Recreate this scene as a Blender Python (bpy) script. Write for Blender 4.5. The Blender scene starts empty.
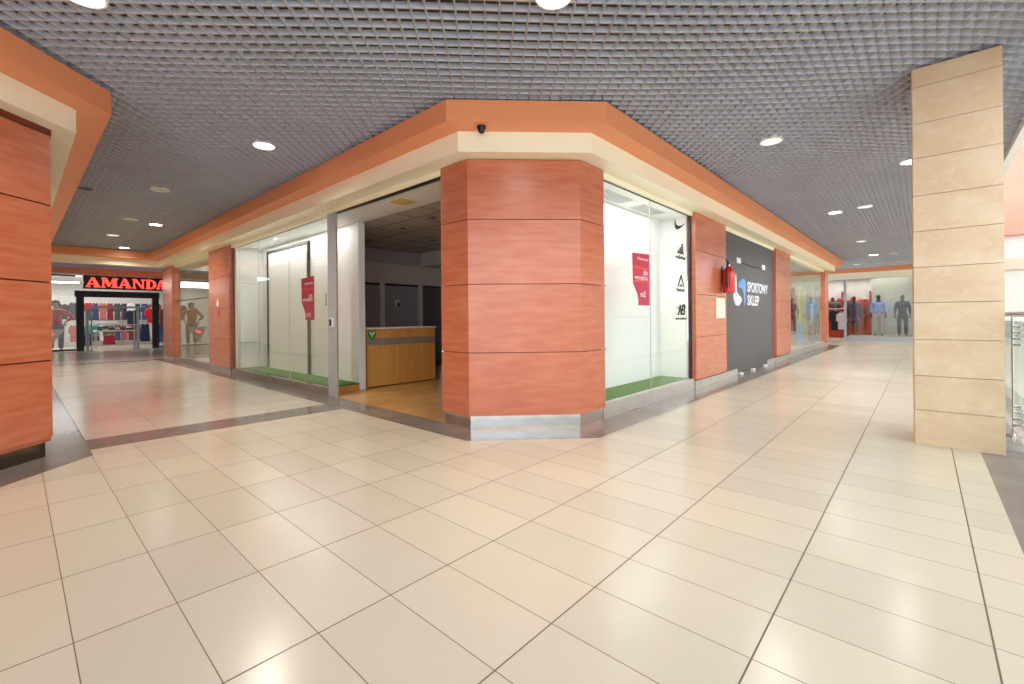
import bpy, bmesh, math, random
from mathutils import Vector, Matrix, noise
random.seed(7)
D = bpy.data
SC = bpy.context.scene
COL = SC.collection

# ------------------------------------------------------------------ camera
H = 1.135
F = 452.0
YAW = math.radians(47.74)
RHO = math.radians(-0.5)
cam = D.cameras.new('camera')
cam.sensor_width = 36.0
cam.lens = F / 1024 * 36.0
cam.shift_y = -(342.0 - 317.9) / 1024
cam.clip_start = 0.02
cam_o = D.objects.new('camera', cam)
COL.objects.link(cam_o)
Rv = Vector((math.cos(YAW), -math.sin(YAW), 0))
Fv = Vector((math.sin(YAW), math.cos(YAW), 0))
Uv = Vector((0, 0, 1))
cr, sr = math.cos(RHO), math.sin(RHO)
cx = Rv * cr + Uv * sr
cy = Uv * cr - Rv * sr
m = Matrix((cx, cy, -Fv)).transposed().to_4x4()
m.translation = Vector((0, 0, H))
cam_o.matrix_world = m
SC.camera = cam_o

# ------------------------------------------------------------------ world, exposure
w = D.worlds.new('daylight')
SC.world = w
w.use_nodes = True
bg = w.node_tree.nodes['Background']
bg.inputs[0].default_value = (0.82, 0.91, 1.0, 1)
bg.inputs[1].default_value = 2.0
SC.view_settings.view_transform = 'Standard'
SC.view_settings.look = 'None'
SC.view_settings.gamma = 1
SC.view_settings.use_curve_mapping = False
SC.view_settings.exposure = 0.9
SC.cycles.use_denoising = True
SC.cycles.max_bounces = 10
SC.cycles.diffuse_bounces = 6
SC.cycles.glossy_bounces = 4
SC.cycles.transparent_max_bounces = 24
SC.cycles.sample_clamp_indirect = 6


def area(name, loc, size, energy, color=(1, 1, 1), rot=(0, 0, 0), sizey=None, spread=None):
    l = D.lights.new(name, 'AREA')
    if sizey:
        l.shape = 'RECTANGLE'; l.size = size; l.size_y = sizey
    else:
        l.shape = 'DISK'; l.size = size
    l.energy = energy
    l.color = color
    if spread: l.spread = spread
    o = D.objects.new(name, l)
    o.location = loc
    o.rotation_euler = rot
    COL.objects.link(o)
    return o


# ------------------------------------------------------------------ materials
def lin(c):
    return tuple(((v / 255) / 12.92 if v / 255 <= 0.04045 else ((v / 255 + 0.055) / 1.055) ** 2.4) for v in c)


class NT:
    def __init__(s, name):
        s.m = D.materials.new(name)
        s.m.use_nodes = True
        s.t = s.m.node_tree
        s.p = s.t.nodes['Principled BSDF']
        s.out = s.t.nodes['Material Output']

    def n(s, typ, **k):
        o = s.t.nodes.new(typ)
        for a, b in k.items():
            setattr(o, a, b)
        return o

    def l(s, a, b):
        s.t.links.new(a, b)

    def math(s, op, a, b=None, clamp=False):
        o = s.n('ShaderNodeMath', operation=op, use_clamp=clamp)
        for i, v in enumerate((a, b)):
            if v is None: continue
            if isinstance(v, (int, float)): o.inputs[i].default_value = v
            else: s.l(v, o.inputs[i])
        return o.outputs[0]

    def mix(s, f, a, b):
        o = s.n('ShaderNodeMix', data_type='RGBA')
        for i, v in ((0, f), (6, a), (7, b)):
            if isinstance(v, (int, float)): o.inputs[i].default_value = v
            elif isinstance(v, tuple): o.inputs[i].default_value = (*v[:3], 1)
            else: s.l(v, o.inputs[i])
        return o.outputs[2]

    def noise(s, scale, vec=None, detail=3, sc=(1, 1, 1)):
        g = s.n('ShaderNodeNewGeometry').outputs['Position'] if vec is None else vec
        mp = s.n('ShaderNodeMapping'); mp.inputs['Scale'].default_value = sc
        s.l(g, mp.inputs[0])
        o = s.n('ShaderNodeTexNoise')
        o.inputs['Scale'].default_value = scale
        o.inputs['Detail'].default_value = detail
        s.l(mp.outputs[0], o.inputs['Vector'])
        return o.outputs[0]

    def remap(s, v, a, b, c=0.0, d=1.0):
        o = s.n('ShaderNodeMapRange')
        s.l(v, o.inputs[0])
        for i, x in enumerate((a, b, c, d)): o.inputs[i + 1].default_value = x
        return o.outputs[0]


def plain(name, rgb, rough=0.6, metal=0.0, var=0.06, emit=0, vscale=4.0, spec=0.5, coat=0):
    k = NT(name)
    c = lin(rgb)
    nz = k.remap(k.noise(vscale), 0.3, 0.7)
    a = tuple(v * (1 - var) for v in c)
    b = tuple(min(1, v * (1 + var)) for v in c)
    k.l(k.mix(nz, a, b), k.p.inputs['Base Color'])
    k.p.inputs['Roughness'].default_value = rough
    k.p.inputs['Metallic'].default_value = metal
    k.p.inputs['Specular IOR Level'].default_value = spec
    k.p.inputs['Coat Weight'].default_value = coat
    if emit:
        k.p.inputs['Emission Color'].default_value = (*c, 1)
        k.p.inputs['Emission Strength'].default_value = emit
    return k.m


def wood(name, c1, c2, rough=0.28, sc=(0.7, 0.7, 9), scale=2.2, spec=0.5):
    k = NT(name)
    a = k.remap(k.noise(scale, sc=sc, detail=6), 0.32, 0.68)
    b = k.remap(k.noise(scale * 9, sc=sc, detail=2), 0.4, 0.75)
    col = k.mix(a, lin(c1), lin(c2))
    dark = tuple(v * 0.72 for v in lin(c1))
    f = k.math('MULTIPLY', b, 0.14)
    k.l(k.mix(f, col, dark), k.p.inputs['Base Color'])
    k.p.inputs['Roughness'].default_value = rough
    k.p.inputs['Specular IOR Level'].default_value = spec
    return k.m


def tiles(name, rgb, x0, a, y0, b, line, wx=0.005, wy=0.005, rough=0.16, var=0.05, spec=0.5, mott=0.04):
    k = NT(name)
    g = k.n('ShaderNodeNewGeometry').outputs['Position']
    s = k.n('ShaderNodeSeparateXYZ'); k.l(g, s.inputs[0])
    u = k.math('DIVIDE', k.math('SUBTRACT', s.outputs[0], x0), a)
    v = k.math('DIVIDE', k.math('SUBTRACT', s.outputs[1], y0), b)
    def edge(t, size, wid):
        fr = k.math('SUBTRACT', t, k.math('FLOOR', t))
        d = k.math('MULTIPLY', k.math('MINIMUM', fr, k.math('SUBTRACT', 1.0, fr)), size)
        return k.math('LESS_THAN', d, wid / 2)
    e = k.math('MAXIMUM', edge(u, a, wx), edge(v, b, wy))
    cv = k.n('ShaderNodeCombineXYZ')
    k.l(k.math('FLOOR', u), cv.inputs[0]); k.l(k.math('FLOOR', v), cv.inputs[1])
    wn = k.n('ShaderNodeTexWhiteNoise'); k.l(cv.outputs[0], wn.inputs[0])
    c = lin(rgb)
    col = k.mix(wn.outputs[0], tuple(x * (1 - var) for x in c), tuple(min(1, x * (1 + var)) for x in c))
    nz = k.remap(k.noise(5.0, detail=5), 0.3, 0.7, 0, mott)
    col = k.mix(nz, col, tuple(x * 0.5 for x in c))
    col = k.mix(e, col, lin(line))
    k.l(col, k.p.inputs['Base Color'])
    rr = k.math('ADD', k.math('MULTIPLY', e, 0.4), rough)
    rr = k.math('ADD', rr, k.math('MULTIPLY', k.remap(k.noise(1.3, detail=4), 0.3, 0.7), 0.05))
    k.l(rr, k.p.inputs['Roughness'])
    k.p.inputs['Specular IOR Level'].default_value = spec
    bm = k.n('ShaderNodeBump'); bm.inputs['Strength'].default_value = 0.25; bm.inputs['Distance'].default_value = 0.002
    k.l(k.math('SUBTRACT', 1.0, e), bm.inputs['Height']); k.l(bm.outputs[0], k.p.inputs['Normal'])
    return k.m


def glassmat(name, tint=(0.975, 0.992, 0.985), f0=0.03, gain=0.82):
    k = NT(name)
    lw = k.n('ShaderNodeLayerWeight'); lw.inputs[0].default_value = 0.5
    f = k.math('ADD', k.math('MULTIPLY', k.math('POWER', lw.outputs['Facing'], 5.0), gain), f0, clamp=True)
    tr = k.n('ShaderNodeBsdfTransparent'); tr.inputs[0].default_value = (*tint, 1)
    gl = k.n('ShaderNodeBsdfGlossy'); gl.inputs['Roughness'].default_value = 0.0
    gl.inputs[0].default_value = (1, 1, 1, 1)
    mx = k.n('ShaderNodeMixShader')
    k.l(f, mx.inputs[0]); k.l(tr.outputs[0], mx.inputs[1]); k.l(gl.outputs[0], mx.inputs[2])
    k.l(mx.outputs[0], k.out.inputs[0])
    return k.m


M = {}
M['floor'] = tiles('cream_floor_tile', (202, 190, 168), 1.033, 0.3, 1.027, 0.6, (104, 88, 72), wx=0.0035, wy=0.006, rough=0.2, spec=0.42)
M['floor_turned'] = tiles('cream_floor_tile_turned', (206, 196, 180), 1.02, 0.6, 5.98, 0.3, (104, 88, 72), wx=0.005, wy=0.003, rough=0.16)
M['dark_tile'] = tiles('dark_floor_tile', (132, 121, 112), 0.44, 0.3, 0.35, 0.6, (50, 44, 40), wx=0.004, wy=0.004, rough=0.13, var=0.12, mott=0.3)
M['plank'] = NT('laminate_floor').m


def plankmat():
    k = NT('oak_laminate')
    g = k.n('ShaderNodeNewGeometry').outputs['Position']
    br = k.n('ShaderNodeTexBrick')
    br.inputs['Color1'].default_value = (*lin((222, 176, 112)), 1)
    br.inputs['Color2'].default_value = (*lin((186, 136, 78)), 1)
    br.inputs['Mortar'].default_value = (*lin((120, 80, 42)), 1)
    br.inputs['Scale'].default_value = 1
    br.inputs['Brick Width'].default_value = 0.45
    br.inputs['Row Height'].default_value = 0.07
    br.inputs['Mortar Size'].default_value = 0.0015
    mp = k.n('ShaderNodeMapping'); mp.inputs['Rotation'].default_value = (0, 0, 0)
    k.l(g, mp.inputs[0]); k.l(mp.outputs[0], br.inputs[0])
    nz = k.remap(k.noise(3, sc=(1.5, 20, 1), detail=5), 0.35, 0.7, 0, 0.5)
    k.l(k.mix(nz, br.outputs[0], lin((170, 120, 64))), k.p.inputs['Base Color'])
    k.p.inputs['Roughness'].default_value = 0.3
    return k.m


M['plank'] = plankmat()
M['cherry'] = wood('cherry_laminate', (192, 102, 68), (207, 122, 88), rough=0.27, sc=(1.0, 1.0, 7), scale=3.0, spec=0.7)
M['cherry_dark'] = plain('joint_dark_brown', (120, 52, 30), 0.6)
M['beech'] = wood('beech_laminate', (214, 150, 74), (228, 170, 96), rough=0.35, sc=(9, 9, 0.7), scale=1.6)
M['orange'] = plain('orange_paint', (240, 156, 108), 0.45, var=0.02, vscale=1.5)
M['cream'] = plain('cream_paint', (254, 248, 222), 0.5, var=0.02, vscale=1.5)
M['white'] = plain('white_paint', (246, 247, 245), 0.6, var=0.015)
M['offwhite'] = plain('offwhite_paint', (232, 230, 224), 0.6, var=0.02)
M['slat'] = plain('grid_grey', (206, 210, 224), 0.45, var=0.05, vscale=1.0, spec=0.4)
M['slat_edge_shade_dirt'] = plain('grid_edge_shade_dirt', (168, 158, 146), 0.6, var=0.08, vscale=2)  # slat undersides darker: their dirt and missing light both put into the colour
M['plenum'] = plain('plenum_grey', (74, 70, 62), 0.8, var=0.25, vscale=1.2)
M['steel'] = plain('brushed_steel', (212, 212, 208), 0.16, 1.0, var=0.12, vscale=7)
M['steel_dull'] = plain('dull_steel', (202, 198, 192), 0.28, 0.6, var=0.08, vscale=9)
M['alu'] = plain('anodised_aluminium', (186, 190, 198), 0.4, 0.35, var=0.03)
M['stone_kerb'] = plain('grey_stone_kerb', (140, 128, 118), 0.2, var=0.15, vscale=6)
M['black'] = plain('black_paint', (22, 22, 24), 0.4, var=0.1)
M['navy_frame'] = plain('dark_navy_metal', (30, 32, 44), 0.4, var=0.1)
M['anthracite'] = plain('anthracite_film', (70, 70, 76), 0.42, var=0.04, vscale=1.5)
M['glass'] = glassmat('shop_glass')
M['glass_clear'] = glassmat('balustrade_glass', (0.93, 0.97, 0.96), 0.03, 0.8)
M['turf'] = None


def turfmat():
    k = NT('artificial_turf')
    nz = k.remap(k.noise(180, detail=3), 0.35, 0.65)
    n2 = k.remap(k.noise(5, detail=3), 0.3, 0.7)
    c = k.mix(nz, lin((52, 104, 30)), lin((108, 166, 64)))
    c = k.mix(k.math('MULTIPLY', n2, 0.25), c, lin((70, 120, 40)))
    k.l(c, k.p.inputs['Base Color']); k.p.inputs['Roughness'].default_value = 0.9
    b = k.n('ShaderNodeBump'); b.inputs['Strength'].default_value = 0.8; b.inputs['Distance'].default_value = 0.01
    k.l(nz, b.inputs['Height']); k.l(b.outputs[0], k.p.inputs['Normal'])
    return k.m


M['turf'] = turfmat()


def stonemat():
    k = NT('travertine')
    a = k.remap(k.noise(3.0, sc=(1, 1, 1.6), detail=8), 0.35, 0.68)
    b = k.remap(k.noise(14.0, sc=(1, 1, 1.5), detail=6), 0.52, 0.72)
    c = k.mix(a, lin((218, 188, 152)), lin((226, 202, 170)))
    c = k.mix(k.math('MULTIPLY', b, 0.35), c, lin((236, 222, 196)))
    k.l(c, k.p.inputs['Base Color']); k.p.inputs['Roughness'].default_value = 0.4
    return k.m


M['stone'] = stonemat()
M['joint'] = plain('stone_joint', (168, 138, 104), 0.7)
M['lamp_on'] = plain('lit_diffuser', (255, 252, 244), 0.5, emit=11, var=0)
M['lamp_dim'] = plain('dim_diffuser', (236, 255, 236), 0.5, emit=0.5, var=0)
M['lamp_off'] = plain('unlit_diffuser', (214, 210, 196), 0.4, var=0.03)
M['tube'] = plain('fluorescent_tube', (245, 250, 255), 0.5, emit=6, var=0)
M['ceil_tile'] = tiles('lay_in_ceiling_tile', (186, 182, 170), 3.6, 0.6, 3.4, 0.6, (120, 116, 106), wx=0.03, wy=0.03, rough=0.8, var=0.04)
M['red'] = plain('red_enamel', (214, 40, 30), 0.25, var=0.03, coat=0.5)
M['poster'] = plain('crimson_poster', (196, 30, 72), 0.4, var=0.03)
M['poster_band'] = plain('poster_red_band', (228, 60, 66), 0.4, var=0.03)
M['print_white'] = plain('white_print', (246, 244, 244), 0.5, var=0)
M['decal_black'] = plain('black_vinyl', (30, 32, 34), 0.5, var=0)
M['logo_blue'] = plain('blue_vinyl', (116, 168, 238), 0.5, var=0.02)
M['logo_white'] = plain('pale_vinyl', (226, 230, 240), 0.5, var=0.02)
M['sign_red'] = plain('sign_red', (255, 66, 52), 0.5, emit=1.5, var=0)
M['rubber'] = plain('black_rubber', (26, 26, 28), 0.6)
M['green'] = plain('green_shield', (52, 146, 44), 0.5, var=0)
M['room_grey'] = plain('room_grey_paint', (186, 185, 189), 0.7, var=0.03)
M['room_band'] = plain('room_band_paint', (216, 208, 200), 0.7, var=0.03)
M['brown_door'] = plain('dark_grey_panel', (166, 164, 172), 0.35, var=0.05)
M['door_dark'] = plain('darker_panel', (96, 94, 96), 0.5, var=0.05)
M['skin'] = plain('tan_mannequin', (206, 168, 142), 0.5)
M['skin_dark'] = plain('dark_mannequin', (48, 44, 44), 0.4)
M['hair'] = plain('dark_hair', (52, 42, 36), 0.8)
M['yellow'] = plain('amber_light_panel', (226, 206, 112), 0.5, var=0.02)
M['store_wall'] = plain('store_wall', (208, 206, 202), 0.7)
M['store_floor'] = plain('store_floor_tile', (196, 184, 166), 0.3, var=0.1)
FAB = {}


def fab(rgb):
    if rgb not in FAB:
        FAB[rgb] = plain('cloth_%d' % (len(FAB) + 1), rgb, 0.85, var=0.14, vscale=22)
    return FAB[rgb]


# ------------------------------------------------------------------ mesh builder
class MB:
    def __init__(s):
        s.v, s.f, s.mi = [], [], []

    def add(s, vs, fs, mi=0):
        b = len(s.v)
        s.v += [tuple(v) for v in vs]
        s.f += [tuple(b + i for i in f) for f in fs]
        s.mi += [mi] * len(fs)
        return s

    def box(s, x0, x1, y0, y1, z0, z1, mi=0):
        if x0 > x1: x0, x1 = x1, x0
        if y0 > y1: y0, y1 = y1, y0
        if z0 > z1: z0, z1 = z1, z0
        return s.add([(x, y, z) for z in (z0, z1) for (x, y) in ((x0, y0), (x1, y0), (x1, y1), (x0, y1))],
                     [(3, 2, 1, 0), (4, 5, 6, 7), (0, 1, 5, 4), (1, 2, 6, 5), (2, 3, 7, 6), (3, 0, 4, 7)], mi)

    def prism(s, pts, z0, z1, mi=0):
        n = len(pts)
        a = sum(pts[i][0] * pts[(i + 1) % n][1] - pts[(i + 1) % n][0] * pts[i][1] for i in range(n))
        if a < 0: pts = pts[::-1]
        vs = [(p[0], p[1], z0) for p in pts] + [(p[0], p[1], z1) for p in pts]
        fs = [tuple(range(n))[::-1], tuple(range(n, 2 * n))] + [(i, (i + 1) % n, n + (i + 1) % n, n + i) for i in range(n)]
        return s.add(vs, fs, mi)

    def band(s, outer, inner, z0, z1, mi=0):
        for i in range(len(outer) - 1):
            s.prism([outer[i], outer[i + 1], inner[i + 1], inner[i]], z0, z1, mi)
        return s

    def flat(s, pts, fn, t, mi=0):
        """polygon pts (a,b) mapped by fn(a,b,depth) and given thickness t"""
        n = len(pts)
        vs = [fn(a, b, 0) for a, b in pts] + [fn(a, b, t) for a, b in pts]
        fs = [tuple(range(n)), tuple(range(n, 2 * n))[::-1]] + [(i, (i + 1) % n, n + (i + 1) % n, n + i) for i in range(n)]
        return s.add(vs, fs, mi)

    def tube(s, pts, r, seg=10, mi=0, closed=False):
        pts = [Vector(p) for p in pts]
        rs = r if isinstance(r, (list, tuple)) else [r] * len(pts)
        vs = []
        n = len(pts)
        up0 = None
        for i, p in enumerate(pts):
            d = (pts[min(i + 1, n - 1)] - pts[max(i - 1, 0)]).normalized()
            ref = Vector((0, 0, 1)) if abs(d.z) < 0.9 else Vector((1, 0, 0))
            if up0 is not None: ref = up0
            a = d.cross(ref).normalized(); b = a.cross(d).normalized(); up0 = b
            for k in range(seg):
                t = 2 * math.pi * k / seg
                vs.append(p + (a * math.cos(t) + b * math.sin(t)) * rs[i])
        fs = []
        for i in range(n - 1):
            for k in range(seg):
                fs.append((i * seg + k, i * seg + (k + 1) % seg, (i + 1) * seg + (k + 1) % seg, (i + 1) * seg + k))
        fs.append(tuple(range(seg))[::-1]); fs.append(tuple((n - 1) * seg + k for k in range(seg)))
        return s.add(vs, fs, mi)

    def lathe(s, prof, c=(0, 0, 0), seg=20, mi=0, caps=True):
        vs = []
        for r, z in prof:
            for k in range(seg):
                t = 2 * math.pi * k / seg
                vs.append((c[0] + r * math.cos(t), c[1] + r * math.sin(t), c[2] + z))
        n = len(prof)
        fs = []
        for i in range(n - 1):
            for k in range(seg):
                fs.append((i * seg + k, i * seg + (k + 1) % seg, (i + 1) * seg + (k + 1) % seg, (i + 1) * seg + k))
        if caps: fs.append(tuple(range(seg))[::-1]); fs.append(tuple((n - 1) * seg + k for k in range(seg)))
        return s.add(vs, fs, mi)

    def mesh(s, name, mats):
        me = D.meshes.new(name)
        me.from_pydata(s.v, [], s.f)
        for mm in (mats if isinstance(mats, list) else [mats]): me.materials.append(mm)
        me.polygons.foreach_set('material_index', s.mi)
        bm = bmesh.new(); bm.from_mesh(me)
        bmesh.ops.recalc_face_normals(bm, faces=bm.faces)
        bm.to_mesh(me); bm.free()
        return me

    def build(s, name, mats, parent=None, smooth=False, bevel=0):
        me = s.mesh(name, mats)
        if smooth:
            me.polygons.foreach_set('use_smooth', [True] * len(me.polygons))
            me.set_sharp_from_angle(angle=math.radians(40))
        o = D.objects.new(name, me)
        COL.objects.link(o)
        if parent is not None:
            o.parent = parent
            o.matrix_parent_inverse = Matrix.Translation(-parent.location) if parent.rotation_euler.z == 0 else parent_inv(parent)
        if bevel:
            b = o.modifiers.new('bevel', 'BEVEL'); b.width = bevel; b.segments = 2; b.limit_method = 'ANGLE'
        return o


def parent_inv(p):
    return (Matrix.Translation(p.location) @ Matrix.Rotation(p.rotation_euler.z, 4, 'Z')).inverted()


def tag(o, label, cat, group=None):
    o['label'] = label
    o['category'] = cat
    if group: o['group'] = group
    return o


def thing(name, label, cat, loc=(0, 0, 0), group=None):
    o = D.objects.new(name, None)
    o.empty_display_size = 0.1
    o.location = loc
    COL.objects.link(o)
    return tag(o, label, cat, group)


def struct(name, mb, mats, bevel=0):
    o = mb.build(name, mats, bevel=bevel)
    o['kind'] = 'structure'
    return o


def struct_e(name, loc=(0, 0, 0)):
    o = D.objects.new(name, None); o.location = loc; o.empty_display_size = 0.1
    COL.objects.link(o)
    o['kind'] = 'structure'
    return o


def textmesh(txt, size, xf, depth=0.002, bold=0.0):
    """vertices of a text mapped by xf(x,y,z) ; returns MB"""
    cu = D.curves.new('t', 'FONT')
    cu.body = txt; cu.size = size; cu.extrude = depth / 2; cu.offset = bold
    cu.resolution_u = 3
    o = D.objects.new('t', cu); COL.objects.link(o)
    bpy.context.view_layer.update()
    me = D.meshes.new_from_object(o.evaluated_get(bpy.context.evaluated_depsgraph_get()))
    mb = MB()
    vs = [v.co.copy() for v in me.vertices]
    w0 = min(v.x for v in vs); w1 = max(v.x for v in vs)
    mb.width = w1 - w0
    mb.raw = [(v.x - w0, v.y, v.z) for v in vs]
    mb.add([xf(v.x - w0, v.y, v.z, w1 - w0) for v in vs], [tuple(p.vertices) for p in me.polygons])
    COL.objects.unlink(o)
    D.objects.remove(o); D.curves.remove(cu); D.meshes.remove(me)
    return mb


# mapping helpers: a = horizontal coordinate as the viewer reads it (left to right), b = z
def on_left(x):      # facade facing -x: viewer reads +a towards -y
    return lambda a, b, d: (x - d, a, b)


def on_right(y):     # facade facing -y: viewer reads left to right along +x
    return lambda a, b, d: (a, y - d, b)


# ------------------------------------------------------------------ building outlines
def path_c(d, y_end=17.0, x_end=20.47, tail=8.0):
    return [(3.144 - d, y_end), (3.144 - d, 3.442 - .4142 * d), (3.947 - .4142 * d, 2.639 - d), (x_end + d, 2.639 - d), (x_end + d, tail)]


def path_l(d, y_end=17.0):
    # left block: face x = .168, chamfer y-x = 5.32, then runs off to -x
    cx_ = -2.6
    return [(.168 + d, y_end), (.168 + d, 5.488 - .4142 * d), (cx_ + .4142 * d, cx_ + 5.32 - d), (-7.0, cx_ + 5.32 - d)]


# floor: one mesh, several finishes
fb = MB()


def fpoly(pts, mi, z=0.0):
    n = len(pts)
    a = sum(pts[i][0] * pts[(i + 1) % n][1] - pts[(i + 1) % n][0] * pts[i][1] for i in range(n))
    if a < 0: pts = pts[::-1]
    fb.add([(p[0], p[1], z) for p in pts], [tuple(range(n))], mi)


# cream field in front (convex pieces)
fpoly([(-7, -.345), (24.9, -.345), (24.9, 2.255), (3.685, 2.255), (2.80, 2.9)], 0)
fpoly([(3.685, 2.255), (2.80, 3.14), (2.80, 2.9)], 0)
fpoly([(-7, -.345), (2.80, 2.9), (2.80, 3.14), (2.80, 5.455), (.443, 5.455), (.443, 5.22), (-2.5, 2.277), (-7, 2.277)], 0)
# left corridor field
fpoly([(.45, 5.94), (2.79, 5.94), (2.79, 16.5), (.45, 16.5)], 1)
fpoly([(-1.5, 16.85), (5.0, 16.85), (5.0, 24), (-1.5, 24)], 1)
# dark borders
fpoly([(.443, 5.455), (2.80, 5.455), (2.79, 5.94), (.45, 5.94)], 2)
fpoly([(.443, 5.22), (.443, 5.455), (.45, 5.94), (.45, 16.5), (.10, 16.5), (.10, 5.6)], 2)
fpoly([(.443, 5.22), (.10, 5.6), (-2.7, 2.8), (-2.5, 2.277)], 2)
fpoly([(-2.5, 2.277), (-2.7, 2.8), (-7, 2.8), (-7, 2.277)], 2)
fpoly([(2.79, 5.94), (2.80, 5.455), (3.144, 5.455), (3.144, 16.5), (2.79, 16.5)], 2)
fpoly([(2.80, 5.455), (2.80, 3.14), (3.144, 3.3), (3.144, 5.455)], 2)
fpoly([(2.80, 3.14), (3.685, 2.255), (3.9, 2.64), (3.144, 3.3)], 2)
fpoly([(3.685, 2.255), (20.8, 2.255), (20.8, 2.64), (3.9, 2.64)], 2)
fpoly([(20.8, 2.255), (24.9, 2.255), (24.9, 8), (20.8, 8)], 0)
fpoly([(-1.5, 16.5), (5, 16.5), (5, 16.85), (-1.5, 16.85)], 2)
fpoly([(-7, -.345), (-7, -.85), (24.9, -.85), (24.9, -.345)], 2)
# shop laminate
fpoly([(3.144, 3.3), (3.9, 2.64), (7.4, 2.64), (7.4, 9.2), (3.144, 9.2)], 3)
fpoly([(7.4, 2.64), (20.8, 2.64), (20.8, 8), (7.4, 8)], 4)
fpoly([(3.144, 9.2), (7.4, 9.2), (7.4, 16.5), (3.144, 16.5)], 4)
# slab edge at the void
fb.add([(-7, -.85, 0), (24.9, -.85, 0), (24.9, -.85, -.4), (-7, -.85, -.4)], [(0, 1, 2, 3)], 5)
fl = struct('floor', fb, [M['floor'], M['floor_turned'], M['dark_tile'], M['plank'], M['store_floor'], M['cream']])

# ------------------------------------------------------------------ fascias
SB = 3.2          # ceiling underside
ob = MB().band(path_c(.44, 17.5), path_c(-.12, 17.5), 2.965, 3.168)
struct('trim_1', ob, M['orange'])
cb = MB().band(path_c(.22, 17.5), path_c(-.12, 17.5), 2.765, 2.964)
struct('trim_2', cb, M['cream'])
# thin light rail just under the cream fascia, above glass
rb = MB()
for a_, b_ in ((3.87, 11.04), (12.58, 16.29)): rb.box(3.15, 3.25, a_, b_, 2.70, 2.764)
for a_, b_ in ((4.42, 7.12), (8.61, 12.34), (13.96, 19.74)): rb.box(a_, b_, 2.645, 2.72, 2.70, 2.764)
struct('trim_3', rb, M['cream'])
struct('trim_4', MB().band(path_l(.42), path_l(-.2), 2.965, 3.165), M['orange'])
struct('trim_5', MB().band(path_l(.20), path_l(-.2), 2.765, 2.964), M['cream'])
# cross beam at the end of the left corridor
struct('trim_6', MB().box(.59, 2.703, 17.0, 17.55, 2.965, 3.18), M['orange'])
struct('trim_7', MB().box(.37, 2.923, 17.22, 17.55, 2.765, 2.964), M['cream'])
# end walls
struct('trim_8', MB().box(24.9, 25.2, -.85, 8, 3.04, SB + .16).box(24.9, 25.2, -.85, 8, 3.0, 3.039), M['orange'])
struct('trim_9', MB().box(24.95, 25.2, -.85, 8, 2.72, 2.999), M['cream'])
struct('trim_10', MB().box(-1.5, 5.2, 23.9, 24.2, 2.98, SB + .16), M['orange'])
struct('trim_11', MB().box(-1.5, 5.2, 23.95, 24.2, 2.93, 2.979), M['cream'])

# ------------------------------------------------------------------ open-cell ceiling
def gz(x, y):
    return SB + .11 * math.exp(-((x - 5.2) ** 2 + (y + .3) ** 2) / 2.2) + .009 * math.sin(x * 1.9 + y * .7) * math.cos(y * 1.6 - x * .4)


gb = MB()
P_ = 0.1; T_ = 0.009; HH = 0.046
R2 = 2 ** .5
X0, X1, Y0, Y1 = -6.5, 24.9, -.8, 23.9


def clip(o, d):
    t0, t1 = -1e9, 1e9
    for a, b, lo, hi in ((o[0], d[0], X0, X1), (o[1], d[1], Y0, Y1)):
        u, v = (lo - a) / b, (hi - a) / b
        t0 = max(t0, min(u, v)); t1 = min(t1, max(u, v))
    return t0, t1


for fam in (0, 1):
    d = (1 / R2, 1 / R2) if fam == 0 else (1 / R2, -1 / R2)
    nrm = (-d[1], d[0])
    k = -400
    for k in range(-400, 401):
        q = k * P_ + (0.02 if fam == 0 else 0.05)
        o_ = (nrm[0] * q, nrm[1] * q)
        t0, t1 = clip(o_, d)
        if t1 - t0 < .05: continue
        # leave out what lies only above the shop block
        segs = [(t0, t1)]
        for s0, s1 in segs:
            a = Vector((o_[0] + d[0] * s0, o_[1] + d[1] * s0)); b = Vector((o_[0] + d[0] * s1, o_[1] + d[1] * s1))
            h = Vector(nrm) * (T_ / 2)
            dz = 0.0006 * fam
            L_ = (b - a).length
            near = min(a.length, b.length, abs(a.x * nrm[0] + a.y * nrm[1]))
            ns = max(1, int(L_ / .6))
            vs, fs, bs = [], [], []
            for i in range(ns + 1):
                c = a.lerp(b, i / ns)
                z0 = gz(c.x, c.y) + dz
                vs += [(c.x - h.x, c.y - h.y, z0), (c.x + h.x, c.y + h.y, z0), (c.x + h.x, c.y + h.y, z0 + HH), (c.x - h.x, c.y - h.y, z0 + HH)]
                if i:
                    p_, q_ = 4 * (i - 1), 4 * i
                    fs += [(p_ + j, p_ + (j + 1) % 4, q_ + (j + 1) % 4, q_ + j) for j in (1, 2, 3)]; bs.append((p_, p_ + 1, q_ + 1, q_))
            fs += [(3, 2, 1, 0), (4 * ns, 4 * ns + 1, 4 * ns + 2, 4 * ns + 3)]
            gb.add(vs, fs)
            b0 = len(gb.v) - len(vs)
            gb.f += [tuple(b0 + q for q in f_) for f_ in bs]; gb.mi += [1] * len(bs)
struct('ceiling', gb, [M['slat'], M['slat_edge_shade_dirt']])
pb = MB().box(-7, 25.2, -.8, 24.2, 3.62, 3.72)
struct('trim_12', pb, M['plenum'])
# edge of the ceiling along the void
struct('trim_13', MB().box(-7, 24.9, -.90, -.81, 3.14, 3.72), M['white'])

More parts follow.
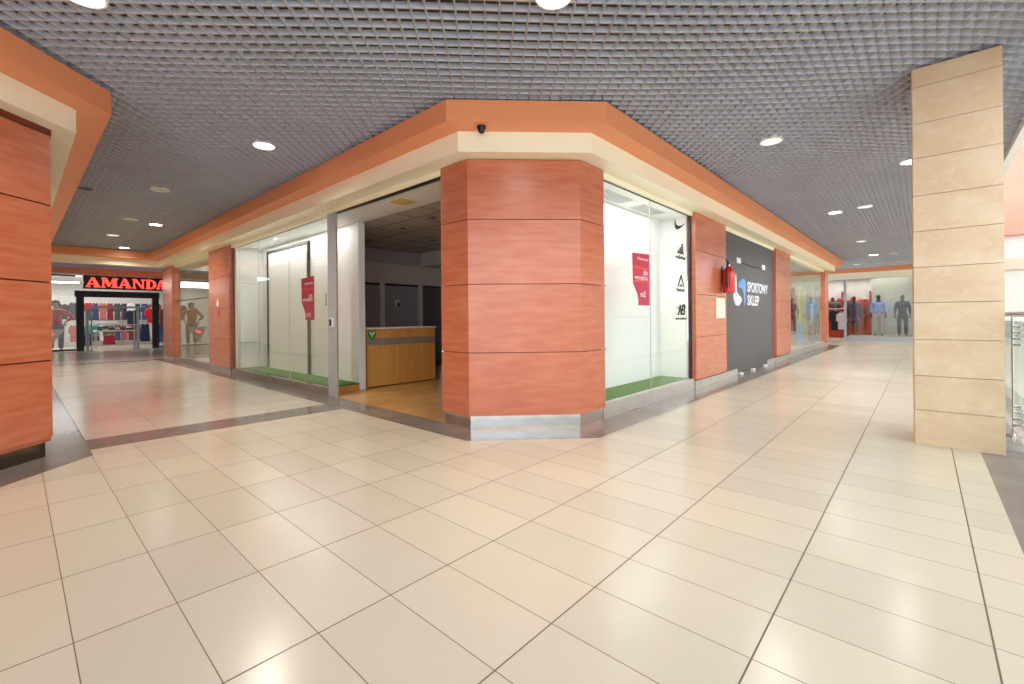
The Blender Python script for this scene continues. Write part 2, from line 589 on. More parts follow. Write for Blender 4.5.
# ------------------------------------------------------------------ across the void
vb = MB()
vb.box(14.0, 14.4, -9, -1.05, 2.78, 7.5, 0)
struct('trim_14', vb, plain('salmon_fascia', (226, 146, 122), .5, var=.02))
struct('wall_far', MB().box(14.1, 14.4, -9, -1.05, -3.5, 2.779), plain('pale_far_wall', (216, 210, 200), .6, var=.02))
struct('trim_15', MB().box(14.05, 14.1, -9, -1.05, 2.06, 2.28), plain('peach_band', (226, 192, 168), .5, var=.02))
struct('wall_below', MB().box(-7, 24.9, -9, -8.8, -3.5, 3.4), M['offwhite'])
struct('trim_16', MB().box(-7, 24.9, -9, 1, -3.6, -3.5), M['store_floor'])
struct('wall_behind_added', MB().box(-12.2, -12, -9, 9, -3.5, 3.4), M['offwhite'])  # unseen wall, added to dim what the end shop glass mirrors
struct('wall_void_end', MB().box(24.9, 25.2, -9, -.86, -3.5, 3.4), M['cream'])
struct('wall_under', MB().box(-7, 24.9, -.84, -.6, -3.5, -.41), M['cream'])


# ------------------------------------------------------------------ wood clad pillars
def clad(t, outer, inner, zs, steel=None):
    """stack of four cherry panels along an outline, dark core showing in the joints"""
    core_o = [((a[0] * .0 + a[0]), a[1]) for a in outer]
    for i in range(len(zs) - 1):
        MB().band(outer, inner, zs[i] + .0035, zs[i + 1] - .0035).build('cladding_panel', M['cherry'], t)


ZJ = (.131, .78, 1.482, 2.145, 2.758)
t = thing('corner_pillar', 'large faceted cherry-wood pillar at the corner of the empty shop, between the open doorway and the logo window', 'pillar', (3.7, 3.2, 0))
o_w = [(3.114, 3.86), (3.114, 3.442 - .4142 * .03), (3.947 - .4142 * .03, 2.609), (4.40, 2.609)]
i_w = [(3.144, 3.86), (3.15, 3.448), (3.953, 2.645), (4.40, 2.639)]
clad(t, o_w, i_w, ZJ)
i_c = [(3.128, 3.86), (3.128, 3.4355), (3.9412, 2.6228), (4.40, 2.6228)]
core = MB().prism([(3.15, 3.84), (3.15, 3.448), (3.953, 2.65), (4.39, 2.65), (4.39, 3.15), (3.8, 3.84)], .0, 2.75)
core.build('core', M['cherry_dark'], t)
MB().band([(3.144, 3.85), (3.144, 3.442), (3.947, 2.639), (4.40, 2.639)], [(3.149, 3.85), (3.149, 3.444), (3.949, 2.644), (4.40, 2.644)], 0, .130).build('kick_plate', M['steel'], t)
cl = MB()
for zz in (.78, 1.482, 2.145):
    cl.box(4.395, 4.412, 2.597, 2.606, zz - .012, zz + .012)
cl.build('joint_clip', M['alu'], t)


def pillar_y(x0, x1, zj, label, steel_h, kx=None):   # on the facade facing -y
    t = thing('wood_pillar', label, 'pillar', ((x0 + x1) / 2, 2.7, 0))
    for i in range(4):
        MB().box(x0, x1, 2.609, 2.64, zj[i] + .0035, zj[i + 1] - .0035).build('cladding_panel', M['cherry'], t)
    MB().box(x0 + .008, x1 - .008, 2.641, 2.735, 0, zj[4] - .01).build('core', M['cherry_dark'], t)
    MB().box(x0, x0 + .007, 2.641, 2.735, zj[0], zj[4]).build('side_panel', M['cherry'], t)
    MB().box(x0 + .01, x1 + (kx or 0), 2.630, 2.640, 0, steel_h).build('kick_plate', M['steel_dull'], t)
    return t


pillar_y(7.13, 8.60, (.14, .81, 1.48, 2.17, 2.764), 'cherry-wood pillar carrying the red fire extinguisher, right of the window with black sports logos', .12)
pillar_y(12.35, 13.95, (.15, .82, 1.5, 2.2, 2.764), 'cherry-wood pillar right of the dark grey sports shop panel', .12)
pillar_y(19.75, 20.5, (.17, .85, 1.52, 2.2, 2.764), 'last slim-looking cherry-wood pillar at the far end of the right corridor facade', .12)


def pillar_x(y0, y1, zj, label):   # on the facade facing -x
    t = thing('wood_pillar', label, 'pillar', (3.2, (y0 + y1) / 2, 0))
    for i in range(4):
        MB().box(3.111, 3.142, y0, y1, zj[i] + .0035, zj[i + 1] - .0035).build('cladding_panel', M['cherry'], t)
    MB().box(3.143, 3.262, y0 + .008, y1 - .008, 0, zj[4] - .01).build('core', M['cherry_dark'], t)
    MB().box(3.143, 3.262, y0, y0 + .007, zj[0], zj[4]).build('side_panel', M['cherry'], t)
    MB().box(3.132, 3.142, y0 + .01, y1, 0, zj[0] - .01).build('kick_plate', M['steel_dull'], t)
    return t


PL3 = pillar_x(11.05, 12.57, (.08, .72, 1.4, 2.1, 2.764), 'cherry-wood pillar with four stacked panels between the two left corridor shop windows')
PL4 = pillar_x(16.3, 17.5, (.08, .72, 1.4, 2.1, 2.764), 'narrow-looking cherry-wood pillar at the far end of the left corridor beside the red letter sign')

# left block with its own cladding
t = thing('wood_clad_corner', 'cherry-wood clad chamfered corner cut off by the left edge of the view', 'pillar', (-.6, 4.8, 0))
zl = (.128, .81, 1.467, 2.12, 2.715)
for i in range(4):
    zb = zl[i] + (.006 if i else 0)
    MB().band(path_l(.045, 8.0), path_l(.012, 8.0), zb + (.035 if i == 0 else 0), zl[i + 1] - .006).build('cladding_panel', M['cherry'], t)
MB().band(path_l(.032, 8.0), path_l(.012, 8.0), .128, .168).build('bottom_strip', M['cherry'], t)
MB().band(path_l(.0, 8.0), path_l(-.01, 8.0), 0, .127).build('kick_plate', plain('dark_steel', (120, 116, 100), .2, 1.0, var=.2, vscale=8), t)
MB().band(path_l(.010, 8.0), path_l(-.15, 8.0), .13, 2.75).build('core', M['cherry_dark'], t)
MB().band(path_l(.05, 8.0), path_l(.0, 8.0), 2.715, 2.764).build('top_strip', M['cherry_dark'], t)
struct('wall_left', MB().box(-.2, .16, 8.02, 17.5, 0, 2.764), M['cream'])

# ------------------------------------------------------------------ kerbs under the windows
struct('baseboard_left', MB().box(3.144, 3.25, 6.56, 11.04, 0, .105).box(3.144, 3.25, 12.58, 16.29, 0, .09), M['stone_kerb'])
struct('baseboard_right', MB().box(4.41, 7.12, 2.639, 2.72, 0, .165).box(13.96, 19.74, 2.639, 2.72, 0, .19), M['steel_dull'])
MBk = MB().box(8.61, 9.35, 2.640, 2.655, 0, .12).box(11.6, 12.34, 2.640, 2.655, 0, .12)
struct('baseboard_panel', MBk, M['steel_dull'])

# ------------------------------------------------------------------ windows
def window(name, panes, frames, glass=M['glass'], fm=M['alu']):
    r = struct_e(name, (panes[0][0], panes[0][2], panes[0][4]))
    for p in panes:
        MB().box(*p).build('glass_pane', glass, r)
    for p in frames:
        MB().box(*p).build('window_frame', fm, r)
    return r


g = .005
GX, GY = 3.215, 2.685       # planes of the glass
def seal(win, p):
    MB().box(*p).build('glass_joint', M['alu'], win)
w1 = window('window_1', [(GX, GX + .008, 6.56, 8.16 - g, .106, 2.699), (GX, GX + .008, 8.16 + g, 9.60 - g, .106, 2.699), (GX, GX + .008, 9.60 + g, 11.01, .106, 2.699)],
       [(GX - .01, GX + .03, 11.015, 11.04, .106, 2.699), (GX - .005, GX + .015, 6.56, 11.01, 2.685, 2.70)])
for y in (8.16, 9.60): seal(w1, (GX, GX + .008, y - .004, y + .004, .106, 2.684))
w2 = window('window_2', [(4.42, 5.71 - g, GY, GY + .008, .166, 2.699), (5.71 + g, 7.09, GY, GY + .008, .166, 2.699)],
       [(7.095, 7.122, GY - .01, GY + .03, .166, 2.70), (4.42, 7.09, GY - .005, GY + .015, 2.69, 2.70)], fm=M['navy_frame'])
seal(w2, (5.706, 5.714, GY, GY + .008, .166, 2.684))
window('window_3', [(13.97, 16.6, GY, GY + .008, .191, 2.699), (16.61, 19.72, GY, GY + .008, .191, 2.699)], [(13.955, 13.965, GY - .01, GY + .03, .191, 2.699)])
window('window_4', [(GX, GX + .008, 12.60, 14.4, .091, 2.699), (GX, GX + .008, 14.41, 16.28, .091, 2.699)], [(GX - .01, GX + .03, 12.585, 12.595, .091, 2.699), (GX - .01, GX + .02, 12.6, 16.28, 1.70, 1.72)], fm=M['navy_frame'])

# ------------------------------------------------------------------ empty shop interior
struct('wall_back', MB().box(3.98, 7.4, 9.0, 9.2, 1.94, 2.70).box(7.3, 7.4, 3.26, 9.0, 0, 2.70).box(3.98, 5.50, 9.06, 9.2, 0, 1.94)
       .box(5.62, 6.54, 9.06, 9.2, 0, 1.94).box(6.67, 7.3, 9.06, 9.2, 0, 1.94), [M['room_grey']])
struct('trim_17', MB().box(3.98, 7.3, 8.90, 8.999, 1.94, 2.38).box(6.55, 7.3, 3.3, 8.89, 2.39, 2.699), M['room_band'])
struct('wall_divider', MB().box(3.72, 3.83, 6.70, 10.95, 0, 2.70), M['white'])
struct('wall_display_side', MB().box(3.2, 3.72, 10.86, 10.96, .0, 2.70), M['offwhite'])
struct('wall_display_back', MB().box(4.42, 7.12, 3.17, 3.25, 0, 2.70).box(7.105, 7.125, 2.74, 3.17, 0, 2.7), M['white'])
struct('ceiling_shop', MB().box(3.801, 7.4, 3.26, 9.2, 2.702, 2.76), M['ceil_tile'])
struct('ceiling_soffit', MB().box(3.255, 3.80, 6.5, 11.0, 2.702, 2.75).box(3.19, 3.80, 3.86, 6.499, 2.70, 2.75), M['white'])
struct('ceiling_display', MB().box(4.42, 7.12, 2.725, 3.255, 2.702, 2.76), M['white'])
struct('trim_18', MB().box(3.16, 3.185, 3.87, 6.28, 2.674, 2.699), M['black'])
# frames around the three openings in the back wall, with their dark leaves
for i, (x0, x1, mt) in enumerate(((3.99, 5.50, 'brown_door'), (5.61, 6.54, 'brown_door'), (6.67, 7.29, 'door_dark'))):
    dr = struct_e('door_%d' % (i + 1), (x0, 9.0, 0))
    MB().box(x0, x1, 9.03, 9.055, 0, 1.9).build('door_leaf', M[mt], dr)
    MB().box(x0, x1, 8.99, 9.055, 1.901, 1.938).build('door_head', M['black'], dr)
    if i < 2:
        MB().box(x1, x1 + .11, 8.96, 9.055, 0, 1.94).build('door_post', M['offwhite'], dr)
    if i == 1:
        MB().box(x0 + .16, x0 + .20, 9.02, 9.03, 0, 1.9).build('door_stile', M['brown_door'], dr)
        MB().flat([(5.98 + .07 * math.cos(a / 8 * math.pi), 1.5 + .085 * math.sin(a / 8 * math.pi)) for a in range(16)], on_right(9.029), .004).build('door_sticker', M['offwhite'], dr)
        MB().flat([(6.01 + .035 * math.cos(a / 8 * math.pi), 1.47 + .05 * math.sin(a / 8 * math.pi)) for a in range(16)], on_right(9.024), .004).build('door_sticker', M['black'], dr)
# round fittings in the lay-in ceiling
for j, (x, y, lb) in enumerate(((4.35, 5.6, 'nearest of the round dark fittings in the empty shop ceiling'), (4.5, 6.6, 'round dark fitting above the left end of the reception desk'),
                                (5.4, 6.0, 'round dark fitting above the middle of the shop'), (5.6, 7.2, 'round dark fitting in the shop ceiling behind the desk'),
                                (4.7, 8.0, 'round dark fitting deepest at the left of the shop ceiling'))):
    tt = thing('ceiling_fitting', lb, 'light', (x, y, 2.70), 'dark fittings in the shop ceiling')
    MB().lathe([(.09, -.012), (.10, -.006), (.10, .0)], (x, y, 2.70)).build('trim_ring', M['steel_dull'], tt, smooth=True)
    MB().lathe([(.075, -.014), (.075, -.0125)], (x, y, 2.70)).build('diffuser', M['door_dark'], tt)
o = tag(MB().box(3.37, 3.62, 4.98, 5.26, 2.690, 2.7015).build('ceiling_panel_light', M['yellow'], bevel=.003), 'square yellowish panel light in the white soffit over the doorway', 'light')


# reception desk
t = thing('reception_desk', 'beech reception desk standing in the doorway of the empty shop', 'desk', (4.55, 6.95, 0))
MB().box(3.87, 5.26, 6.72, 6.745, .02, .70).build('front_panel', M['beech'], t)
MB().box(3.87, 5.26, 6.72, 6.745, .815, .965).build('upper_panel', M['beech'], t)
sb = MB()
for k in range(3): sb.box(3.87, 5.26, 6.722, 6.745, .705 + k * .036, .735 + k * .036)
sb.build('groove_strip', M['steel_dull'], t)
MB().box(3.86, 5.28, 6.70, 7.0, .967, .995).build('counter_top', M['offwhite'], t, bevel=.004)
MB().box(3.875, 3.90, 6.746, 7.4, .0, .966).build('side_panel', M['beech'], t)
MB().box(5.235, 5.26, 6.746, 7.4, .0, .966).build('side_panel', M['beech'], t)
MB().box(3.905, 5.23, 7.0, 7.4, .70, .73).build('work_top', M['beech'], t)
sh = [(0, 1), (.5, .88), (1, 1), (1, .45), (.8, .15), (.5, 0), (.2, .15), (0, .45)]
s1 = MB().flat([(3.885 + a * .15, .79 + b * .175) for a, b in sh], on_right(6.7195), .003).build('shield_sticker', M['green'], t)
lf = MB().flat([(3.96, .82), (3.975, .86), (4.01, .90), (4.015, .935), (3.975, .92), (3.962, .88), (3.95, .92), (3.915, .935), (3.915, .90), (3.945, .86)], on_right(6.716), .002)
lf.build('leaf_print', M['logo_white'], s1)

# display platforms with turf
t = thing('display_platform', 'low wood-sided platform topped with green turf behind the left corridor window', 'platform', (3.5, 8.8, 0))
MB().box(3.26, 3.71, 6.70, 10.85, 0, .095).build('plinth', M['beech'], t)
MB().box(3.255, 3.715, 6.69, 10.855, .096, .112).build('turf', M['turf'], t)
t = thing('display_platform', 'low platform topped with green turf behind the window with black sports logos', 'platform', (5.8, 2.9, 0))
MB().box(4.42, 7.08, 2.73, 3.16, 0, .155).build('plinth', M['offwhite'], t)
MB().box(4.42, 7.08, 2.725, 3.165, .156, .172).build('turf', M['turf'], t)

# big framed board in the left display
t = thing('framed_board', 'tall white board in a thin black frame standing on the turf of the left display', 'board', (3.82, 9.8, .112))
MB().box(3.69, 3.715, 8.50, 10.44, .113, 2.56).build('board_panel', M['white'], t)
MB().box(3.67, 3.715, 8.45, 8.50, .113, 2.61).build('frame_post', M['black'], t)
MB().box(3.67, 3.715, 10.44, 10.49, .113, 2.61).build('frame_post', M['black'], t)
MB().box(3.67, 3.715, 8.50, 10.44, 2.56, 2.61).build('frame_rail', M['black'], t)

# aluminium post with lock
t = thing('aluminium_post', 'aluminium door post with a lock box left of the open shop doorway', 'post', (3.14, 6.42, 0))
MB().box(3.134, 3.16, 6.31, 6.55, 0, 2.70).build('post', M['alu'], t, bevel=.006)
lk = MB().box(3.118, 3.1335, 6.37, 6.49, 1.02, 1.16).build('lock_box', M['logo_white'], t, bevel=.003)
MB().box(3.108, 3.1175, 6.405, 6.455, 1.04, 1.14).build('lock_lever', M['black'], lk)
MB().box(3.134, 3.16, 6.28, 6.309, 0, 2.70).build('guide_rail', M['steel_dull'], t)
MB().lathe([(.012, -.003), (.012, .003)], (3.128, 6.43, 1.33)).build('keyhole', M['black'], t)

# hours sticker on the glass next to the post
fn = on_left(3.1495)
mb = MB()
for k in range(7):
    mb.box(3.2135, 3.2145, 6.74 + (k % 3) * .004, 6.80 - (k % 2) * .01, 1.52 - k * .028, 1.535 - k * .028)
tag(mb.build('door_sticker', M['decal_black']), 'narrow strip of small dark lettering on the glass left of the aluminium post', 'sticker')


def glass_left(a, b, d): return (3.2145 - d, a * 3.2145 / 3.1495, H + (b - H) * 3.2145 / 3.1495)
def glass_right(a, b, d): return (a * 2.6845 / 2.6495, 2.6845 - d, H + (b - H) * 2.6845 / 2.6495)


# ------------------------------------------------------------------ posters
def poster(fn, a0, a1, z0, z1, label, sgn):
    """a0 = reader's left edge; shape narrows in steps to the lower left"""
    W = a1 - a0
    Ht = z1 - z0
    P = lambda u, v: (a0 + W * u, z0 + Ht * v)
    t = thing('letting_poster', label, 'poster', fn(*P(.5, .5), 0))
    sh = [P(0, .97), P(1, 1), P(1, 0), P(.32, .0), P(.34, .10), P(.28, .20), P(.12, .34), P(.03, .42)]
    MB().flat(sh, fn, .002).build('sheet', M['poster'], t)
    f2 = lambda a, b, d: fn(a, b, d + .0025)
    MB().flat([P(.03, .74), P(1, .72), P(1, .68), P(.03, .70)], f2, .001).build('red_band', M['poster_band'], t)
    MB().flat([P(.04, .46), P(1, .52), P(1, .48), P(.04, .42)], f2, .001).build('red_band', M['poster_band'], t)
    for txt, u0, v0, wd in (('Powierzchnia', .3, .86, .62), ('do', .62, .58, .25), ('wynajęcia', .12, .49, .76), ('m2', .45, .16, .3)):
        xf = lambda x, y, z, w_: f2(a0 + W * (u0 + wd * x / w_), z0 + Ht * v0 + y * W * wd / w_ * 1.0 * 0.9, z + .002)
        textmesh(txt, .1, xf).build('poster_lettering', M['print_white'], t)
    return t


poster(glass_left, 7.50, 7.03, 1.13, 1.82, 'crimson letting poster on the left corridor window in front of the black frame', -1)
poster(glass_right, 5.13, 5.60, 1.28, 1.95, 'crimson letting poster on the window with the black sports logos', 1)

# ------------------------------------------------------------------ sports logos on the glass
K2 = 2.6845 / 2.6495
K1 = 3.2145 / 3.1495
L0 = lambda a, b, d: (a * K2, 2.6845 - d, H + (b - H) * K2)



def decal(name, polys, texts, label):
    mb = MB()
    for p in polys: mb.flat(p, L0, .0015)
    for txt, x0, wd, z, hh in texts:
        xf = lambda x, y, zz, w_: L0(x0 + wd * x / w_, z + y / .07 * hh, zz + .001)
        tm = textmesh(txt, .1, xf, bold=.004)
        mb.add(tm.v, tm.f)
    o = mb.build(name, M['decal_black'])
    return tag(o, label, 'sticker', 'black sports logos on the window')


sw = []
c0, z0, w0, h0 = 6.43, 2.405, .40, .15
up = [(0.0, .55), (.03, .85), (.10, 1.0), (.08, .75), (.14, .52), (.24, .42), (.38, .42), (.6, .55), (1.0, .92)]
dn = [(.55, .28), (.34, .08), (.2, 0.0), (.1, .04), (.02, .2)]
sw = [(c0 + w0 * a, z0 + h0 * b) for a, b in up + dn]
decal('logo_sticker', [sw], [], 'black tick-shaped sports logo, topmost on the window')
c0, w0, z0 = 6.48, .33, 2.06
sl = []
for k, hh in enumerate((.06, .11, .165)):
    xb = c0 + w0 * (.02 + .30 * k)
    # slanted bars rising to the right, cut on a slope
    lean = hh * .62
    sl.append([(xb + .02 * (2 - k), z0), (xb + .075 + .02 * (2 - k), z0), (xb + .075 + .02 * (2 - k) - lean * .35, z0 + hh), (xb + .02 + .02 * (2 - k) - lean * .35, z0 + hh - .02)])
decal('logo_sticker', sl, [('adidas', 6.46, .36, 1.985, .055)], 'black logo of three slanted bars over a lowercase name, second from the top')
c0, z0 = 6.52, 1.575
tri = [[(c0, z0), (c0 + .13, z0 + .205), (c0 + .15, z0 + .16), (c0 + .045, z0)],
       [(c0 + .13, z0 + .205), (c0 + .26, z0), (c0 + .215, z0), (c0 + .11, z0 + .165)],
       [(c0 + .07, z0 + .0), (c0 + .13, z0 + .05), (c0 + .19, z0 + .0)]]
decal('logo_sticker', tri, [('Reebok', 6.49, .3, 1.505, .048)], 'black open triangle logo over a name, third from the top on the window')
c0, z0 = 6.52, 1.155
nb = [[(c0, z0), (c0 + .05, z0), (c0 + .12, z0 + .15), (c0 + .07, z0 + .15)], [(c0 + .07, z0 + .15), (c0 + .12, z0 + .15), (c0 + .15, z0), (c0 + .10, z0)],
      [(c0 + .10, z0), (c0 + .15, z0), (c0 + .22, z0 + .16), (c0 + .17, z0 + .16)],
      [(c0 + .17, z0 + .16), (c0 + .29, z0 + .16), (c0 + .28, z0 + .12), (c0 + .16, z0 + .12)],
      [(c0 + .15, z0 + .09), (c0 + .27, z0 + .09), (c0 + .26, z0 + .06), (c0 + .14, z0 + .06)],
      [(c0 + .13, z0 + .03), (c0 + .25, z0 + .03), (c0 + .23, z0), (c0 + .11, z0)],
      [(c0 + .24, z0 + .14), (c0 + .30, z0 + .13), (c0 + .27, z0 + .08), (c0 + .22, z0 + .09)],
      [(c0 + .24, z0 + .08), (c0 + .28, z0 + .06), (c0 + .25, z0 + .0), (c0 + .20, z0 + .01)],
      [(c0 - .06, z0 + .11), (c0 + .05, z0 + .11), (c0 + .045, z0 + .10), (c0 - .06, z0 + .10)],
      [(c0 - .07, z0 + .02), (c0 + .02, z0 + .02), (c0 + .015, z0 + .01), (c0 - .07, z0 + .01)]]
decal('logo_sticker', nb, [('new balance', 6.44, .40, 1.09, .036)], 'black striped two-letter logo over a name, lowest on the window')

# ------------------------------------------------------------------ dark sports shop panel
t = thing('shop_front_panel', 'dark grey shop front panel with the blue and white sports shop lettering', 'panel', (10.5, 2.68, 0))
MB().box(8.61, 12.33, 2.66, 2.70, .03, 2.70).build('panel', M['anthracite'], t)
MB().box(12.29, 12.33, 2.645, 2.659, .03, 2.70).build('edge_rail', M['cherry'], t)
Ln = on_right(2.6595)
Lx = lambda u: 8.70 + u
# the two flame shapes
wh = [(9.36, 1.96), (9.38, 1.86), (9.40, 1.62), (9.50, 1.56), (9.72, 1.48), (9.70, 1.42), (9.52, 1.33), (9.32, 1.34), (9.22, 1.42), (9.17, 1.52), (9.20, 1.66), (9.27, 1.84)]
MB().flat(wh, Ln, .004).build('logo_shape', M['logo_white'], t)
bl = [(9.50, 1.74), (9.56, 1.80), (9.76, 1.87), (9.90, 1.88), (9.98, 1.83), (10.0, 1.70), (9.97, 1.52), (9.93, 1.36), (9.90, 1.33), (9.87, 1.42), (9.85, 1.56), (9.78, 1.66), (9.66, 1.69), (9.52, 1.69)]
MB().flat(bl, Ln, .004).build('logo_shape', M['logo_blue'], t)
for txt, a0, a1, zb, hh in (('SPORTOWY', 10.11, 11.76, 1.635, .20), ('SKLEP', 10.11, 11.0, 1.36, .20)):
    xf = lambda x, y, zz, w_: Ln(a0 + (a1 - a0) * x / w_, zb + y / .07 * hh, zz + .002)
    textmesh(txt, .1, xf, bold=.003).build('lettering', M['logo_white'], t)
for a, z in ((9.40, 2.165), (11.26, 2.17)):
    tag(MB().box(a, a + .26, 2.652, 2.656, z, z + .105).build('paper_notice', M['print_white']),
        'small white notice taped to the dark panel, ' + ('left' if a < 10 else 'right') + ' of the pair joined by a cord', 'notice', 'white notices on the dark panel')
mb = MB().tube([(9.66, 2.648, 2.19), (10.0, 2.645, 2.185), (10.5, 2.645, 2.17), (11.26, 2.648, 2.19)], .006, 6)
tag(mb.build('cord', M['black']), 'thin cord hanging between the two white notices on the dark panel', 'cord')
for k, x in enumerate((9.40, 10.25, 11.25)):
    tt = thing('floor_lock', ('left', 'middle', 'right')[k] + ' of the three small white floor locks at the foot of the dark panel', 'lock', (x, 2.6, 0), 'floor locks of the dark panel')
    MB().box(x + .02, x + .14, 2.59, 2.652, 0, .04).build('lock_body', M['print_white'], tt, bevel=.004)
    MB().lathe([(.014, 0), (.014, .012)], (x + .08, 2.61, .04)).build('key_cylinder', M['steel'], tt)

# fire extinguisher
ex, ey = 8.38, 2.50
t = thing('fire_extinguisher', 'red fire extinguisher hanging on the cherry-wood pillar', 'fire extinguisher', (ex, ey, 1.55))
pr_ = [(.06, 0), (.095, .01), (.10, .04), (.10, .36), (.092, .40), (.065, .435), (.035, .455), (.03, .475)]
MB().lathe(pr_, (ex, ey, 1.53), 24).build('cylinder', M['red'], t, smooth=True)
MB().lathe([(.026, 0), (.026, .035), (.018, .05)], (ex, ey, 2.006), 12).build('valve', M['steel'], t, smooth=True)
hb = MB().box(ex - .10, ex + .02, ey - .015, ey + .015, 2.055, 2.067)
hb.add([(ex - .13, ey - .012, 2.10), (ex + .02, ey - .012, 2.07), (ex + .02, ey + .012, 2.07), (ex - .13, ey + .012, 2.10), (ex - .13, ey - .012, 2.112), (ex + .02, ey - .012, 2.085), (ex + .02, ey + .012, 2.085), (ex - .13, ey + .012, 2.112)],
       [(3, 2, 1, 0), (4, 5, 6, 7), (0, 1, 5, 4), (1, 2, 6, 5), (2, 3, 7, 6), (3, 0, 4, 7)])
hb.build('handle', M['black'], t)
MB().tube([(ex - .02, ey, 2.03), (ex - .10, ey - .01, 2.03), (ex - .15, ey - .01, 1.95), (ex - .155, ey - .01, 1.78), (ex - .14, ey - .01, 1.62)], [.012, .012, .012, .013, .02], 8).build('hose', M['rubber'], t, smooth=True)
MB().lathe([(.018, 0), (.018, .02)], (ex + .03, ey, 2.01), 10).build('pressure_gauge', M['steel'], t)
MB().box(ex - .03, ex + .03, 2.59, 2.608, 1.75, 2.0).box(ex - .02, ex + .02, 2.6, 2.608, 1.7, 1.75).build('wall_bracket', M['black'], t)
MB().box(ex - .101, ex + .101, ey - .055, ey - .04, 1.64, 1.80).build('instruction_label', M['red'], t)
# sign plate under it
t = thing('sign_plate', 'pale plate with two slanted strokes on the pillar below the fire extinguisher', 'sign', (8.27, 2.6, 1.1))
MB().box(8.04, 8.50, 2.600, 2.608, 1.10, 1.45).build('plate', M['cream'], t)
f3 = on_right(2.5995)
MB().flat([(8.12, 1.13), (8.145, 1.13), (8.23, 1.42), (8.205, 1.42)], f3, .001).flat([(8.26, 1.13), (8.285, 1.13), (8.37, 1.42), (8.345, 1.42)], f3, .001).build('stroke', M['steel_dull'], t)
# two small pictograms on the left pillar
tag(MB().box(3.102, 3.110, 11.75, 11.95, 1.23, 1.42).build('pictogram', M['red']), 'small red pictogram on the left corridor pillar', 'sign')
tag(MB().flat([(11.93, 1.46), (11.80, 1.46), (11.80, 1.54), (11.865, 1.63), (11.93, 1.54)], on_left(3.110), .006).build('pictogram', M['cream']), 'small pale pictogram above the red one on the left corridor pillar', 'sign')

# cctv dome on the chamfer
cxx, cyy = 3.034 + .03, 3.132 + .03
t = thing('dome_camera', 'small black dome camera fixed under the orange fascia at the chamfered corner', 'camera', (cxx - .06, cyy - .06, 2.93))
MB().lathe([(.042, 0), (.045, -.015), (.04, -.025)], (cxx - .06, cyy - .06, 2.963), 20).build('mount', M['black'], t, smooth=True)
MB().lathe([(.034, -.025), (.034, -.045), (.026, -.06), (.012, -.068), (.002, -.07)], (cxx - .06, cyy - .06, 2.963), 20).build('dome', plain('smoked_dome', (40, 36, 34), .12, var=0), t, smooth=True)

# ------------------------------------------------------------------ stone column
t = thing('stone_column', 'tall travertine-clad column beside the balcony railing on the right', 'column', (5.6, -.2, 0))
zs = [0, .302, .60, .916, 1.236, 1.544, 1.858, 2.17, 2.50, 2.80, 3.12, 3.285]
for i in range(len(zs) - 1):
    zb = zs[i] + (.002 if i else 0)
    MB().box(5.32, 5.35, -.486, .056, zb, zs[i + 1] - .002).build('facing_slab', M['stone'], t)
    MB().box(5.351, 5.85, .036, .066, zb, zs[i + 1] - .002).build('facing_slab', M['stone'], t)
MB().box(5.352, 5.85, -.47, .034, 0, 3.28).build('core', M['joint'], t)
MB().box(5.353, 5.86, -.487, -.471, 0, 3.285).build('white_edge', M['white'], t)
MB().box(5.86, 6.05, .03, .075, 3.05, 3.19).build('ceiling_bracket', M['joint'], t)

# ------------------------------------------------------------------ balcony railing
t = thing('glass_railing', 'glass balcony railing with steel clamps behind the stone column', 'railing', (6.2, -.62, 0))
for x in (-2.0, .0, 2.05, 4.15, 6.22, 8.3, 10.4, 12.5):
    p = MB().lathe([(.05, 0), (.05, .012), (.02, .02), (.02, .04)], (x, -.615, 0), 14)
    p.tube([(x, -.615, .02), (x, -.615, 1.10)], .009, 8)
    po = p.build('post', M['steel'], t, smooth=True)
    for zc in (.10, .84):
        q = MB()
        for k in range(4):
            z = zc + k * .055
            q.tube([(x, -.615, z), (x - .035, -.635, z + .01), (x - .035, -.66, z + .01)], .012, 8)
            q.tube([(x, -.615, z), (x + .035, -.635, z + .01), (x + .035, -.66, z + .01)], .012, 8)
        q.build('clamp', M['steel'], po, smooth=True)
xs = (-2.0, .0, 2.05, 4.15, 6.22, 8.3, 10.4, 12.5)
for a, b in zip(xs[:-1], xs[1:]):
    MB().box(a + .02, b - .02, -.675, -.663, .06, 1.06).build('glass_pane', M['glass_clear'], t)
MB().tube([(-2.1, -.615, 1.13), (12.6, -.615, 1.13)], .025, 14).build('handrail', M['steel'], t, smooth=True)

# ------------------------------------------------------------------ ceiling lamps
def downlight(x, y, state, label, r=.105, energy=0):
    z = gz(x, y)
    tt = thing('downlight', label, 'light', (x, y, z), 'round downlights in the grid ceiling')
    ring = [(r, -.012), (r + .018, -.010), (r + .02, .0), (r + .02, .06), (r, .06)]
    MB().lathe([(r + .001, -.010), (r + .014, -.013), (r + .02, -.004), (r + .02, .055), (r + .001, .055), (r + .001, -.010)], (x, y, z), 28, caps=False).build('trim_ring', M['white'], tt, smooth=True)
    MB().lathe([(.001, -.006), (r * .6, -.008), (r, -.004), (r, .05)], (x, y, z), 28).build('diffuser', M['lamp_' + state], tt, smooth=True)
    if energy:
        l = D.lights.new('downlight_lamp', 'SPOT'); l.energy = energy; l.spot_size = math.radians(150); l.spot_blend = 1.0
        l.shadow_soft_size = r; l.color = (1, .93, .82) if y > 5 else (1, .97, .93)
        lo = D.objects.new('downlight_lamp', l); lo.location = (x, y, z - .03); COL.objects.link(lo)
        lo.parent = tt; lo.matrix_parent_inverse = Matrix.Translation(-tt.location)


